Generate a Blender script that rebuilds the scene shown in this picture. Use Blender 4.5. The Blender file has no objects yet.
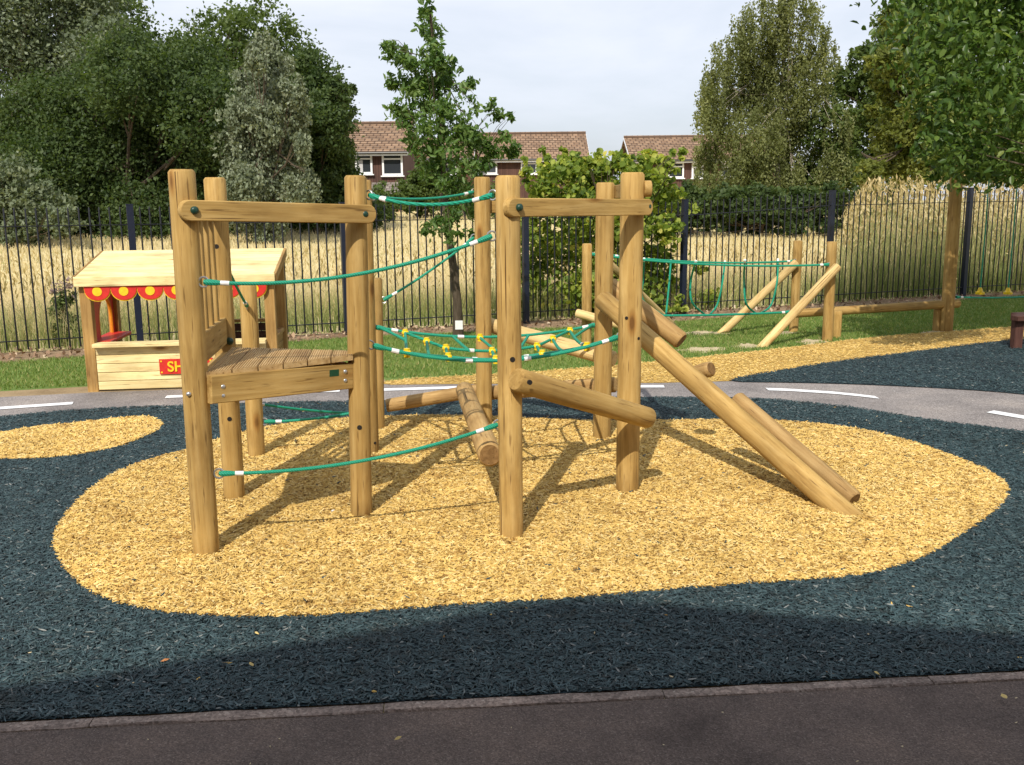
import bpy, math, random
import numpy as np
from mathutils import Matrix, Vector
random.seed(7); RNG = np.random.default_rng(11)
S = bpy.context.scene; COL = S.collection
R = math.radians
# ------------------------------------------------------------------ camera model
FPX, PITCH, ROLL, EYE = 960.0, R(10.5), R(-0.6), 1.6
def ray(px, py):
    a, b = px-512.0, py-382.5
    cr, sr = math.cos(ROLL), math.sin(ROLL)
    x, y = a*cr+b*sr, -a*sr+b*cr
    c, s = math.cos(PITCH), math.sin(PITCH)
    return Vector((x, FPX*c-y*s, -FPX*s-y*c))
def G(px, py, z=0.0):
    d = ray(px, py); t = (z-EYE)/d.z
    return Vector((d.x*t, d.y*t, z))
def at(px, py, Y):
    d = ray(px, py); t = Y/d.y
    return Vector((d.x*t, Y, EYE+d.z*t))
SUN_EL, SUN_AZ = R(43), R(14)      # shadows run 14 degrees right of straight ahead

# ------------------------------------------------------------------ linking helpers
WM = {}
def put(o, W=None, parent=None):
    W = W if W is not None else Matrix()
    COL.objects.link(o); WM[o] = W
    if parent is not None:
        o.parent = parent; o.matrix_basis = WM[parent].inverted() @ W
    else:
        o.matrix_basis = W
    return o
def tag(o, label=None, cat=None, group=None, kind=None):
    if label: o['label'] = label
    if cat: o['category'] = cat
    if group: o['group'] = group
    if kind: o['kind'] = kind
    return o
def empty(name, loc, label, cat, group=None, rz=0.0):
    o = bpy.data.objects.new(name, None); o.empty_display_size = .2
    put(o, Matrix.Translation(Vector(loc)) @ Matrix.Rotation(rz, 4, 'Z'))
    return tag(o, label, cat, group)

class MB:
    def __init__(s): s.v = []; s.f = []
    def add(s, vs, fs):
        k = len(s.v); s.v += [Vector(v) for v in vs]; s.f += [tuple(i+k for i in f) for f in fs]
    def box(s, c, sz, M=None):
        c = Vector(c); h = Vector(sz)*.5; vs = []
        for z in (-1, 1):
            for x, y in ((-1, -1), (1, -1), (1, 1), (-1, 1)):
                p = Vector((c.x+x*h.x, c.y+y*h.y, c.z+z*h.z)); vs.append(M @ p if M else p)
        s.add(vs, [(3, 2, 1, 0), (4, 5, 6, 7), (0, 1, 5, 4), (1, 2, 6, 5), (2, 3, 7, 6), (3, 0, 4, 7)])
    def prism(s, poly, z0, z1, M=None):
        n = len(poly); vs = [(x, y, z0) for x, y in poly]+[(x, y, z1) for x, y in poly]
        if M: vs = [M @ Vector(v) for v in vs]
        s.add(vs, [tuple(range(n-1, -1, -1)), tuple(range(n, 2*n))]+[(i, (i+1) % n, n+(i+1) % n, n+i) for i in range(n)])
    def tube(s, pts, rad, n=8, cap=True):
        pts = [Vector(p) for p in pts]; m = len(pts)
        if not hasattr(rad, '__len__'): rad = [rad]*m
        k = len(s.v); up = None
        for i, p in enumerate(pts):
            d = (pts[min(i+1, m-1)]-pts[max(i-1, 0)]).normalized()
            if up is None:
                up = Vector((0, 0, 1)) if abs(d.z) < .9 else Vector((0, 1, 0))
            a = d.cross(up).normalized(); up = a.cross(d).normalized()
            for j in range(n):
                t = 2*math.pi*j/n
                s.v.append(p+(a*math.cos(t)+up*math.sin(t))*rad[i])
        for i in range(m-1):
            for j in range(n):
                a, b = k+i*n+j, k+i*n+(j+1) % n
                s.f.append((a, a+n, b+n, b))
        if cap:
            s.f.append(tuple(k+j for j in range(n))); s.f.append(tuple(k+(m-1)*n+j for j in range(n-1, -1, -1)))
    def sphere(s, c, r, n=8, m=6, sq=(1, 1, 1)):
        c = Vector(c); k = len(s.v)
        for i in range(m+1):
            th = math.pi*i/m
            for j in range(n):
                t = 2*math.pi*j/n
                s.v.append(c+Vector((r*sq[0]*math.sin(th)*math.cos(t), r*sq[1]*math.sin(th)*math.sin(t), r*sq[2]*math.cos(th))))
        for i in range(m):
            for j in range(n):
                a, b = k+i*n+j, k+i*n+(j+1) % n
                s.f.append((a, a+n, b+n, b))
    def build(s, name, mat, parent=None, W=None, smooth=40, origin=None):
        """verts are in world space; if W is given they are local to W"""
        if W is None:
            o_ = Vector(origin) if origin is not None else s.v[0].copy()
            W = Matrix.Translation(o_); vs = [v-o_ for v in s.v]
        else: vs = s.v
        me = bpy.data.meshes.new(name); me.from_pydata([tuple(v) for v in vs], [], s.f); me.validate()
        if smooth:
            me.shade_smooth(); me.set_sharp_from_angle(angle=R(smooth))
        me.materials.append(mat)
        return put(bpy.data.objects.new(name, me), W, parent)

def frame(p0, p1, side=None):
    """matrix with local Z along p0->p1 and local X near 'side'"""
    p0, p1 = Vector(p0), Vector(p1); z = (p1-p0).normalized()
    if side is None: side = Vector((1, 0, 0)) if abs(z.x) < .8 else Vector((0, 1, 0))
    y = z.cross(Vector(side)).normalized(); x = y.cross(z).normalized()
    M = Matrix((x, y, z)).transposed().to_4x4(); M.translation = p0
    return M, (p1-p0).length

# ------------------------------------------------------------------ node helpers / materials
def newmat(name):
    m = bpy.data.materials.new(name); m.use_nodes = True
    nt = m.node_tree; b = nt.nodes['Principled BSDF']
    return m, nt, b
def nd(nt, t, **kw):
    n = nt.nodes.new(t)
    for k, v in kw.items():
        if k in n.inputs: n.inputs[k].default_value = v
        else: setattr(n, k, v)
    return n
def ramp(nt, fac, stops):
    r = nt.nodes.new('ShaderNodeValToRGB'); e = r.color_ramp.elements
    while len(e) < len(stops): e.new(.5)
    for i, (p, c) in enumerate(stops):
        e[i].position = p; e[i].color = (*c, 1) if len(c) == 3 else c
    nt.links.new(fac, r.inputs[0]); return r.outputs[0]
def mix(nt, fac, a, b, blend='MIX'):
    n = nt.nodes.new('ShaderNodeMix'); n.data_type = 'RGBA'; n.blend_type = blend
    for sock, val in ((n.inputs[0], fac), (n.inputs[6], a), (n.inputs[7], b)):
        if hasattr(val, 'is_linked') or hasattr(val, 'links'): nt.links.new(val, sock)
        else: sock.default_value = val if not isinstance(val, tuple) else (*val, 1)[:4]
    return n.outputs[2]
def coords(nt, kind='Object', scale=(1, 1, 1), rnd=True):
    tc = nt.nodes.new('ShaderNodeTexCoord'); mp = nt.nodes.new('ShaderNodeMapping')
    mp.inputs['Scale'].default_value = scale
    src = tc.outputs[kind]
    if rnd:
        oi = nt.nodes.new('ShaderNodeObjectInfo')
        mu = nd(nt, 'ShaderNodeVectorMath', operation='SCALE'); mu.inputs[0].default_value = (37, 53, 71)
        nt.links.new(oi.outputs['Random'], mu.inputs['Scale'])
        ad = nd(nt, 'ShaderNodeVectorMath', operation='ADD')
        nt.links.new(src, ad.inputs[0]); nt.links.new(mu.outputs[0], ad.inputs[1]); src = ad.outputs[0]
    nt.links.new(src, mp.inputs['Vector']); return mp.outputs[0]
def noise(nt, vec, scale, detail=4, rough=.55, dist=0):
    n = nd(nt, 'ShaderNodeTexNoise'); n.inputs['Scale'].default_value = scale
    n.inputs['Detail'].default_value = detail; n.inputs['Roughness'].default_value = rough
    n.inputs['Distortion'].default_value = dist
    nt.links.new(vec, n.inputs['Vector']); return n.outputs['Fac']
def bump(nt, b, h, strength=.3, dist=.01):
    n = nd(nt, 'ShaderNodeBump'); n.inputs['Strength'].default_value = strength; n.inputs['Distance'].default_value = dist
    nt.links.new(h, n.inputs['Height']); nt.links.new(n.outputs[0], b.inputs['Normal'])
def wood(name, c_dark, c_mid, c_light, rough=.75, knots=True):
    m, nt, b = newmat(name)
    v = coords(nt, scale=(1, 1, .06)); v2 = coords(nt, scale=(1, 1, .35)); v3 = coords(nt, scale=(1, 1, 1))
    n1 = noise(nt, v, 38, 5, .6, .3); n2 = noise(nt, v3, 2.2, 3); n3 = noise(nt, v, 85, 3, .5)
    col = ramp(nt, n1, [(.24, c_dark), (.46, c_mid), (.72, c_light)])
    tone = ramp(nt, n2, [(.3, (.74, .72, .68)), (.7, (1.12, 1.1, 1.05))])
    col = mix(nt, 1.0, col, tone, 'MULTIPLY')
    crack = ramp(nt, n3, [(.30, (.36, .30, .24)), (.37, (1, 1, 1))])
    col = mix(nt, .8, col, crack, 'MULTIPLY')
    v4 = coords(nt, scale=(1, 1, .018)); n4 = noise(nt, v4, 55, 2, .4)
    col = mix(nt, 1.0, col, ramp(nt, n4, [(.255, (.20, .15, .11)), (.285, (1, 1, 1))]), 'MULTIPLY')
    n5 = noise(nt, coords(nt, scale=(1, 1, .3)), 7, 4, .65); col = mix(nt, .75, col, ramp(nt, n5, [(.34, (.70, .66, .62)), (.5, (1, 1, 1))]), 'MULTIPLY')
    if knots:
        vo = nd(nt, 'ShaderNodeTexVoronoi'); vo.inputs['Scale'].default_value = 5.5; nt.links.new(v2, vo.inputs['Vector'])
        k = ramp(nt, vo.outputs['Distance'], [(.06, (.30, .18, .10)), (.10, (.72, .58, .44)), (.17, (1, 1, 1))])
        col = mix(nt, .85, col, k, 'MULTIPLY')
    oi = nt.nodes.new('ShaderNodeObjectInfo')
    ov = ramp(nt, oi.outputs['Random'], [(0, (.88, .86, .84)), (1, (1.1, 1.08, 1.06))])
    col = mix(nt, 1.0, col, ov, 'MULTIPLY')
    nt.links.new(col, b.inputs['Base Color']); b.inputs['Roughness'].default_value = rough
    b.inputs['Specular IOR Level'].default_value = .25
    bump(nt, b, n3, .35, .004); return m
def plain(name, c, rough=.5, metal=0, var=.12, sc=40, spec=.4):
    m, nt, b = newmat(name); v = coords(nt); n = noise(nt, v, sc, 4)
    lo = tuple(x*(1-var) for x in c); hi = tuple(min(1, x*(1+var)) for x in c)
    nt.links.new(ramp(nt, n, [(.3, lo), (.7, hi)]), b.inputs['Base Color'])
    b.inputs['Roughness'].default_value = rough; b.inputs['Metallic'].default_value = metal
    b.inputs['Specular IOR Level'].default_value = spec
    bump(nt, b, n, .08, .003); return m
def leafmat(name, stops, trans=.35, rough=.55, spec=.3):
    m, nt, b = newmat(name)
    a = nd(nt, 'ShaderNodeAttribute', attribute_name='rnd')
    col = ramp(nt, a.outputs['Fac'], stops)
    nt.links.new(col, b.inputs['Base Color']); b.inputs['Roughness'].default_value = rough
    b.inputs['Specular IOR Level'].default_value = spec
    t = nd(nt, 'ShaderNodeBsdfTranslucent'); tc = mix(nt, 1.0, col, (1.25, 1.25, .55), 'MULTIPLY'); nt.links.new(tc, t.inputs['Color'])
    ms = nd(nt, 'ShaderNodeMixShader'); ms.inputs[0].default_value = trans
    nt.links.new(b.outputs[0], ms.inputs[1]); nt.links.new(t.outputs[0], ms.inputs[2])
    nt.links.new(ms.outputs[0], nt.nodes['Material Output'].inputs['Surface']); return m

M_POST = wood('treated_pine', (.275, .17, .052), (.415, .272, .090), (.525, .372, .150))
M_LOG = wood('weathered_pine', (.26, .155, .06), (.40, .26, .105), (.52, .37, .17))
M_PALE = wood('pale_pine', (.44, .30, .12), (.62, .46, .21), (.74, .58, .31))
M_HUT = wood('hut_pine', (.66, .52, .25), (.82, .69, .36), (.88, .78, .46))
M_HUTPOST = wood('hut_post_pine', (.22, .125, .04), (.36, .22, .075), (.45, .30, .12))
M_DECK = wood('deck_board', (.30, .19, .08), (.45, .31, .145), (.55, .41, .215))
M_END = wood('end_grain', (.10, .055, .02), (.20, .115, .042), (.29, .18, .075))
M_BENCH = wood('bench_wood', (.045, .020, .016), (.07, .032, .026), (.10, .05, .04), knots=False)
M_BARK = wood('bark', (.05, .04, .03), (.10, .08, .06), (.16, .13, .10), .9, False)
M_BIRCHBARK = wood('birch_bark', (.15, .13, .11), (.36, .33, .29), (.5, .47, .42), .9, False)
M_BOLT = plain('bolt_cap_green', (.012, .045, .03), .35)
M_HOLE = plain('bolt_recess', (.012, .009, .007), .8)
M_STEEL = plain('galvanised_steel', (.5, .5, .5), .35, .8)
M_WHITE = plain('white_plastic', (.72, .72, .70), .4)
M_YEL = plain('yellow_plastic', (.80, .55, .012), .35)
M_FENCE = plain('fence_black', (.008, .009, .013), .4)
M_FPOST = plain('fence_navy', (.010, .014, .030), .4)
M_RED = plain('red_paint', (.55, .03, .022), .4)
M_SIGNY = plain('sign_yellow', (.80, .50, .02), .4)
M_ORANGE = plain('orange_paint', (.72, .24, .015), .4)
M_WPAINT = plain('white_upvc', (.74, .75, .76), .35)
M_PLATE = plain('green_plate', (.01, .06, .03), .3)
def ropemat():
    m, nt, b = newmat('green_rope'); v = coords(nt, rnd=False)
    w = nd(nt, 'ShaderNodeTexWave', bands_direction='DIAGONAL'); w.inputs['Scale'].default_value = 45; w.inputs['Distortion'].default_value = 1
    nt.links.new(v, w.inputs['Vector'])
    nt.links.new(ramp(nt, w.outputs['Fac'], [(.2, (.002, .17, .10)), (.7, (.005, .33, .20))]), b.inputs['Base Color'])
    b.inputs['Roughness'].default_value = .6; bump(nt, b, w.outputs['Fac'], .5, .004); return m
M_ROPE = ropemat()

# ------------------------------------------------------------------ generic pieces
def log(name, p0, p1, r, mat, parent, r1=None, n=22, cham=.012, seg=10, end=False):
    r1 = r1 or r; M, L = frame(p0, p1); b = MB()
    ph = [random.uniform(0, 6.28) for _ in range(4)]
    zs = [0, cham]+[cham+(L-2*cham)*i/seg for i in range(1, seg)]+[L-cham, L]
    for i, z in enumerate(zs):
        rr = r+(r1-r)*z/L
        if i in (0, len(zs)-1): rr -= cham*.8
        for j in range(n):
            t = 2*math.pi*j/n
            k = 1+.018*math.sin(2*t+ph[0]+z*.7)+.012*math.sin(3*t+ph[1]-z*1.3)+.008*math.sin(z*5+ph[2])
            b.v.append(Vector((rr*k*math.cos(t), rr*k*math.sin(t), z)))
    m = len(zs)
    for i in range(m-1):
        for j in range(n):
            a, c = i*n+j, i*n+(j+1) % n
            b.f.append((a, c, c+n, a+n))
    b.f.append(tuple(range(n-1, -1, -1))); b.f.append(tuple((m-1)*n+j for j in range(n)))
    o = b.build(name, mat, parent, W=M, smooth=50)
    if end: o.data.materials.append(M_END); o.data.polygons[-1].material_index = 1
    return o
def post(base_px, top_px, parent, r=.058, mat=None, sink=.1, name='post'):
    g = G(base_px[0], base_px[1], .02); t = at(top_px[0], top_px[1], g.y)
    d = (t-g).normalized()
    o = log(name, g-d*sink, t, r, mat or M_POST, parent)
    o_info = (g, t); return o, g, t
def on(post_gt, z):
    g, t = post_gt; k = (z-g.z)/(t.z-g.z); return g+(t-g)*k
def board(name, p0, p1, h, th, mat, parent, rounded=True, up=None):
    """plank, long axis local Z, height along local X(up), thickness local Y"""
    M, L = frame(p0, p1, up or Vector((0, 0, 1))); b = MB(); poly = []
    if rounded:
        for i in range(9):
            t = math.pi*i/8; poly.append((h/2*math.cos(t), L+h/2*math.sin(t)*.9))
        for i in range(9):
            t = math.pi*i/8; poly.append((-h/2*math.cos(t), -h/2*math.sin(t)*.9))
    else: poly = [(h/2, 0), (h/2, L), (-h/2, L), (-h/2, 0)]
    n = len(poly); e = .004
    def ring(y, s):
        cx = sum(p[0] for p in poly)/n; cz = L/2
        return [Vector((p[0]*(1-s/(h/2)), y, cz+(p[1]-cz)*(1-s/(L/2+.001)))) for p in poly]
    rings = [ring(-th/2, e), ring(-th/2+e, 0), ring(th/2-e, 0), ring(th/2, e)]
    for r_ in rings: b.v += r_
    for i in range(3):
        for j in range(n): b.f.append((i*n+j, i*n+(j+1) % n, (i+1)*n+(j+1) % n, (i+1)*n+j))
    b.f.append(tuple(range(n-1, -1, -1))); b.f.append(tuple(3*n+j for j in range(n)))
    o = b.build(name, mat, parent, W=M, smooth=35)
    return o
def disc(name, c, nrm, r, depth, mat, parent, dome=False):
    b = MB(); nrm = Vector(nrm).normalized(); c = Vector(c)
    if dome: b.tube([c-nrm*.01, c+nrm*depth*.5, c+nrm*depth*.85, c+nrm*depth], [r, r, r*.7, r*.25], 14)
    else: b.tube([c-nrm*.01, c+nrm*depth], [r, r], 12)
    return b.build(name, mat, parent, smooth=60 if dome else 30)
def curve_pts(p0, p1, sag, n=18, side=None):
    p0, p1 = Vector(p0), Vector(p1); out = []
    for i in range(n+1):
        t = i/n; p = p0.lerp(p1, t); p.z -= 4*sag*t*(1-t); out.append(p)
    return out
def rope(p0, p1, sag, parent, r=.0085, ends=(True, True), name='rope', sleeve_at=.072):
    pts = curve_pts(p0, p1, sag); b = MB(); b.tube(pts, r, 8)
    o = b.build(name, M_ROPE, parent)
    L = (Vector(p1)-Vector(p0)).length
    for e, (i, k) in zip(ends, ((0, 1), (-1, -2))):
        if not e: continue
        d = (pts[k]-pts[i]).normalized(); p = pts[i]
        s = MB(); a = p+d*sleeve_at; s.tube([a, a+d*.038], r*1.3, 10); s.build('sleeve', M_WHITE, o)
        kn = MB(); kn.tube([p+d*.0, p+d*.02, p+d*.05, p+d*.075], [r*1.2, r*1.7, r*1.5, r*1.1], 8); kn.build('splice', M_ROPE, o)
        ey = MB(); ax = d.cross(Vector((0, 0, 1))).normalized(); u = ax.cross(d)
        ring = [p+(d*math.cos(t)+u*math.sin(t))*.022 for t in [2*math.pi*q/12 for q in range(13)]]
        ey.tube(ring, .0045, 6, False); ey.build('eyelet', M_STEEL, o)
    return o

# ------------------------------------------------------------------ big mesh from numpy
def npmesh(name, V, F, mat, rnd=None, parent=None, smooth=False, attr_t=None, origin=None):
    V = np.asarray(V, dtype=np.float32).reshape(-1, 3); F = np.asarray(F, dtype=np.int32); k = F.shape[1]
    me = bpy.data.meshes.new(name)
    W = Matrix()
    if origin is not None:
        W = Matrix.Translation(Vector(origin)); V = V-np.array(origin, dtype=np.float32)
    me.vertices.add(len(V)); me.vertices.foreach_set('co', V.ravel())
    me.loops.add(F.size); me.loops.foreach_set('vertex_index', F.ravel())
    me.polygons.add(len(F)); me.polygons.foreach_set('loop_start', np.arange(0, F.size, k, dtype=np.int32))
    me.polygons.foreach_set('loop_total', np.full(len(F), k, dtype=np.int32))
    if smooth: me.polygons.foreach_set('use_smooth', np.ones(len(F), dtype=bool))
    me.update(calc_edges=True)
    if rnd is not None:
        a = me.attributes.new('rnd', 'FLOAT', 'FACE'); a.data.foreach_set('value', np.asarray(rnd, dtype=np.float32))
    if attr_t is not None:
        a = me.attributes.new('tip', 'FLOAT', 'POINT'); a.data.foreach_set('value', np.asarray(attr_t, dtype=np.float32))
    me.materials.append(mat)
    return put(bpy.data.objects.new(name, me), W, parent)
def unit(a): return a/np.maximum(np.linalg.norm(a, axis=-1, keepdims=True), 1e-9)
def leaves(P, size, width=.6, up=.35, droop=0.0):
    """folded diamond leaves at P (n,3); returns V,F"""
    n = len(P); d = unit(RNG.normal(size=(n, 3))+np.array([0, 0, -droop]))
    nr = RNG.normal(size=(n, 3))*.8+np.array([0, -.15, up*2]); nr = nr-d*(nr*d).sum(1, keepdims=True); nr = unit(nr)
    s = np.cross(d, nr); L = (size*RNG.uniform(.65, 1.3, n))[:, None]
    a = P-d*L*.5; t = P+d*L*.5; m = P-d*L*.05
    l = m+s*L*width*.5+nr*L*.1; r = m-s*L*width*.5+nr*L*.1
    V = np.stack([a, r, t, l], 1).reshape(-1, 3); F = np.arange(4*n).reshape(n, 4); return V, F
def leaves6(P, size, width=.6, up=.35):
    n = len(P); d = unit(RNG.normal(size=(n, 3))+np.array([0, -.1, -.45]))
    nr = RNG.normal(size=(n, 3))*.7+np.array([0, -.2, up*2]); nr = nr-d*(nr*d).sum(1, keepdims=True); nr = unit(nr)
    s = np.cross(d, nr); L = (size*RNG.uniform(.4, 1.3, n))[:, None]; cu = RNG.uniform(-.02, .16, n)[:, None]*L
    a = P-d*L*.5; t = P+d*L*.5-nr*cu*1.5; o = nr*L*.09
    r1 = P-d*L*.22-s*L*width*.42+o; r2 = P+d*L*.16-s*L*width*.46+o-nr*cu*.5
    l1 = P-d*L*.22+s*L*width*.42+o; l2 = P+d*L*.16+s*L*width*.46+o-nr*cu*.5
    V = np.stack([a, r1, r2, t, l2, l1], 1).reshape(-1, 3); k = np.arange(n)[:, None]*6
    F = np.concatenate([k+np.array([[0, 1, 2, 3]]), k+np.array([[0, 3, 4, 5]])], 0); return V, F
def clump_points(blobs, n, sub_r=.16, shell=.55, per=22):
    """blobs: array (k,4) centre+radius in world; points gathered in sub-clumps"""
    B = np.array(blobs); w = B[:, 3]**2; w = w/w.sum()
    m = max(8, n//per); idx = RNG.choice(len(B), m, p=w)
    d = unit(RNG.normal(size=(m, 3))); rr = (shell+(1-shell)*RNG.uniform(0, 1, m)**.6)*RNG.uniform(.78, 1.28, m)
    C = B[idx, :3]+d*(rr*B[idx, 3])[:, None]
    j = RNG.integers(0, m, n); sr = sub_r*B[idx[j], 3]
    off = RNG.normal(size=(n, 3))*np.array([1, 1, .65])
    return C[j]+off*sr[:, None], j, m
def px_blobs(lst, Y, spread=.0):
    out = []
    for (x, y, r) in lst:
        dy = random.uniform(-spread, spread); p = at(x, y, Y+dy); out.append((p.x, p.y, p.z, r/FPX*(Y+dy)))
    return out
def tree(name, label, cat, base, blobs, mat, nleaf, leaf, group=None, bark=None, trunk_r=.2, width=.6, sub_r=.16, shell=.5, strands=0, top=None, per=22, limb_n=14, up=.35, crown_name='crown', limb_k=.26, fine=False):
    root = empty(name, base, label, cat, group)
    P, j, m = clump_points(blobs, nleaf, sub_r, shell, per)
    cr = RNG.normal(.5, .17, m)[j]+RNG.normal(0, .13, nleaf)
    if strands:
        k = RNG.uniform(0, 1, nleaf); h = RNG.uniform(.3, 1, m)[j]*strands
        ctr = P.copy(); P[:, 2] -= k*h; P[:, 0] += np.sin(j*1.7)*.12*k
    P[:, 2] = np.maximum(P[:, 2], .1)
    if fine: V, F = leaves6(P, np.full(nleaf, leaf), width, up); cr = np.tile(cr, 2)
    else: V, F = leaves(P, np.full(nleaf, leaf), width, up, droop=1.2 if strands else 0)
    npmesh(crown_name, V, F, mat, np.clip(cr, 0, 1), root, origin=base)
    b = MB(); base = Vector(base); cen = Vector(np.average(np.array(blobs)[:, :3], axis=0, weights=np.array(blobs)[:, 3]))
    tp = Vector(top) if top else Vector((cen.x, cen.y, cen.z+.3*(max(q[2] for q in blobs)-cen.z)))
    n = 8; sp = [base+Vector((0, 0, -.1))]+[base.lerp(tp, i/n)+Vector((math.sin(i*1.3)*trunk_r*.4*(i < n), math.cos(i*1.9)*trunk_r*.4, 0)) for i in range(1, n+1)]
    b.tube(sp, [trunk_r*(1.25 if i == 0 else 1-.8*i/n) for i in range(n+1)], 10)
    for q in random.sample(list(blobs), min(limb_n, len(blobs))):
        q0 = sp[random.randint(3, n-1)]
        e = Vector(q[:3]); mid = q0.lerp(e, .5)+Vector((0, 0, -.08*(e-q0).length))
        rr = trunk_r*limb_k
        b.tube([q0, q0.lerp(mid, .55), mid.lerp(e, .3), e], [rr, rr*.75, rr*.5, rr*.2], 6)
        for _ in range(2):
            e2 = e+Vector((random.uniform(-1, 1), random.uniform(-1, 1), random.uniform(-.3, 1)))*q[3]*.9
            b.tube([mid, mid.lerp(e2, .6)+Vector((0, 0, .05)), e2], [rr*.5, rr*.3, rr*.1], 5)
    b.build('trunk', bark or M_BARK, root)
    return root

# ------------------------------------------------------------------ polygons & scatter
def inpoly(x, y, poly):
    poly = np.asarray(poly); n = len(poly); r = np.zeros(len(x), bool); j = n-1
    for i in range(n):
        xi, yi = poly[i]; xj, yj = poly[j]
        c = ((yi > y) != (yj > y)) & (x < (xj-xi)*(y-yi)/((yj-yi) or 1e-9)+xi); r ^= c; j = i
    return r
def smooth_poly(p, it=2):
    p = [Vector((q[0], q[1])) for q in p]
    for _ in range(it):
        o = []
        for i in range(len(p)):
            a, b = p[i], p[(i+1) % len(p)]; o += [a*.75+b*.25, a*.25+b*.75]
        p = o
    return [(q.x, q.y) for q in p]
def gpoly(pts): return [tuple(G(x, y)[:2]) for x, y in pts]
def sample_poly(poly, n, excl=()):
    p = np.array(poly); lo, hi = p.min(0), p.max(0)
    x = RNG.uniform(lo[0], hi[0], n); y = RNG.uniform(lo[1], hi[1], n); k = inpoly(x, y, poly)
    for e in excl: k &= ~inpoly(x, y, e)
    return np.stack([x[k], y[k]], 1)
def chips(P, z, lmin, lmax, wmin, wmax, tilt=.25):
    n = len(P); a = RNG.uniform(0, 2*np.pi, n); t = RNG.normal(0, tilt, n); rl = RNG.normal(0, tilt*1.3, n)
    d = np.stack([np.cos(a)*np.cos(t), np.sin(a)*np.cos(t), np.sin(t)], 1)
    s0 = np.stack([-np.sin(a), np.cos(a), np.zeros(n)], 1); u0 = np.cross(d, s0)
    s = s0*np.cos(rl)[:, None]+u0*np.sin(rl)[:, None]; u = np.cross(d, s)
    L = (RNG.uniform(lmin, lmax, n)/2)[:, None]; w = (RNG.uniform(wmin, wmax, n)/2)[:, None]
    c = np.column_stack([P, z+RNG.uniform(.002, .013, n)])
    bend = d*0+s*RNG.normal(0, .5, n)[:, None]*w
    r0, r1 = c-d*L*1.05, c+d*L*1.05; hm = u*w*.75
    V = np.stack([r0+s*w*.5, c+bend+s*w+hm*0-u*w*.3, r1+s*w*.4, r1-s*w*.5, c+bend-s*w-u*w*.3, r0-s*w*.4, r0+hm, c+bend+hm*1.2, r1+hm*.7], 1).reshape(-1, 3)
    k = np.arange(n)[:, None]*9
    F = np.concatenate([k+np.array([[0, 6, 7, 1]]), k+np.array([[1, 7, 8, 2]]), k+np.array([[6, 5, 4, 7]]), k+np.array([[7, 4, 3, 8]])], 0)
    F = F[:, ::-1]
    rnd = RNG.uniform(0, 1, n); return V, F, np.tile(rnd, 4)
def flat(name, poly, z, mat, kind='structure', excl=None):
    b = MB(); b.add([(x, y, z) for x, y in poly], [tuple(range(len(poly)))])
    import bmesh
    me = bpy.data.meshes.new(name); bm = bmesh.new()
    vs = [bm.verts.new((x, y, z)) for x, y in poly]; f = bm.faces.new(vs); f.normal_update()
    if f.normal.z < 0: f.normal_flip()
    bmesh.ops.triangulate(bm, faces=[f]); bm.to_mesh(me); bm.free(); me.materials.append(mat)
    o = put(bpy.data.objects.new(name, me)); tag(o, kind=kind); return o
#@@GROUND
# ================================================================== GROUND
Z_LAWN, Z_PATH, Z_DARK, Z_YEL = .004, .008, .012, .016
def fence_y(x): return 13.0+.417*(x-.2)         # the fence line on plan
FD = Vector((1, .417, 0)).normalized(); FN = Vector((-FD.y, FD.x, 0))
def sstep(t): t = np.clip(t, 0, 1); return t*t*(3-2*t)
def terrain(x, y):
    d = (y-fence_y(x))*FN.y
    return .55*sstep((x-.33*y)/.8)*sstep((d-.4)/2.2)*sstep((26-y)/7) - .02*sstep(d/1.0) + .72*sstep((d-1.5)/50)*2*(d > 0) + .12*np.sin(x*.21+1)*np.sin(y*.17)*sstep((d-3)/8)
def gmat(name, stops, scale=3, scale2=60, b=.4, rough=.9, extra=None):
    m, nt, bs = newmat(name); v = coords(nt, rnd=False)
    n1 = noise(nt, v, scale, 5); n2 = noise(nt, v, scale2, 4, .7)
    ad = nd(nt, 'ShaderNodeMath', operation='ADD'); mu = nd(nt, 'ShaderNodeMath', operation='MULTIPLY'); mu.inputs[1].default_value = .5
    nt.links.new(n1, ad.inputs[0]); nt.links.new(n2, ad.inputs[1]); nt.links.new(ad.outputs[0], mu.inputs[0])
    nt.links.new(ramp(nt, mu.outputs[0], stops), bs.inputs['Base Color']); bs.inputs['Roughness'].default_value = rough
    bs.inputs['Specular IOR Level'].default_value = .2
    bump(nt, bs, n2, b, .02); return m
M_FIELD = gmat('dry_field', [(.3, (.44, .38, .18)), (.5, (.60, .50, .27)), (.7, (.70, .60, .35))], .5, 12)
M_LAWNG = gmat('lawn_soil', [(.3, (.07, .12, .022)), (.5, (.12, .19, .04)), (.72, (.24, .24, .09))], 1.6, 70)
M_BED = gmat('leaf_litter', [(.3, (.14, .09, .05)), (.5, (.28, .19, .115)), (.7, (.42, .32, .2))], 3, 45, .8)
M_SOIL = gmat('dry_soil', [(.3, (.20, .14, .07)), (.55, (.34, .25, .14)), (.7, (.42, .33, .2))], 4, 70, .6)
M_SAND = gmat('worn_sandy_soil', [(.3, (.36, .28, .16)), (.5, (.52, .43, .27)), (.7, (.62, .53, .36))], 6, 80, .5)
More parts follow.
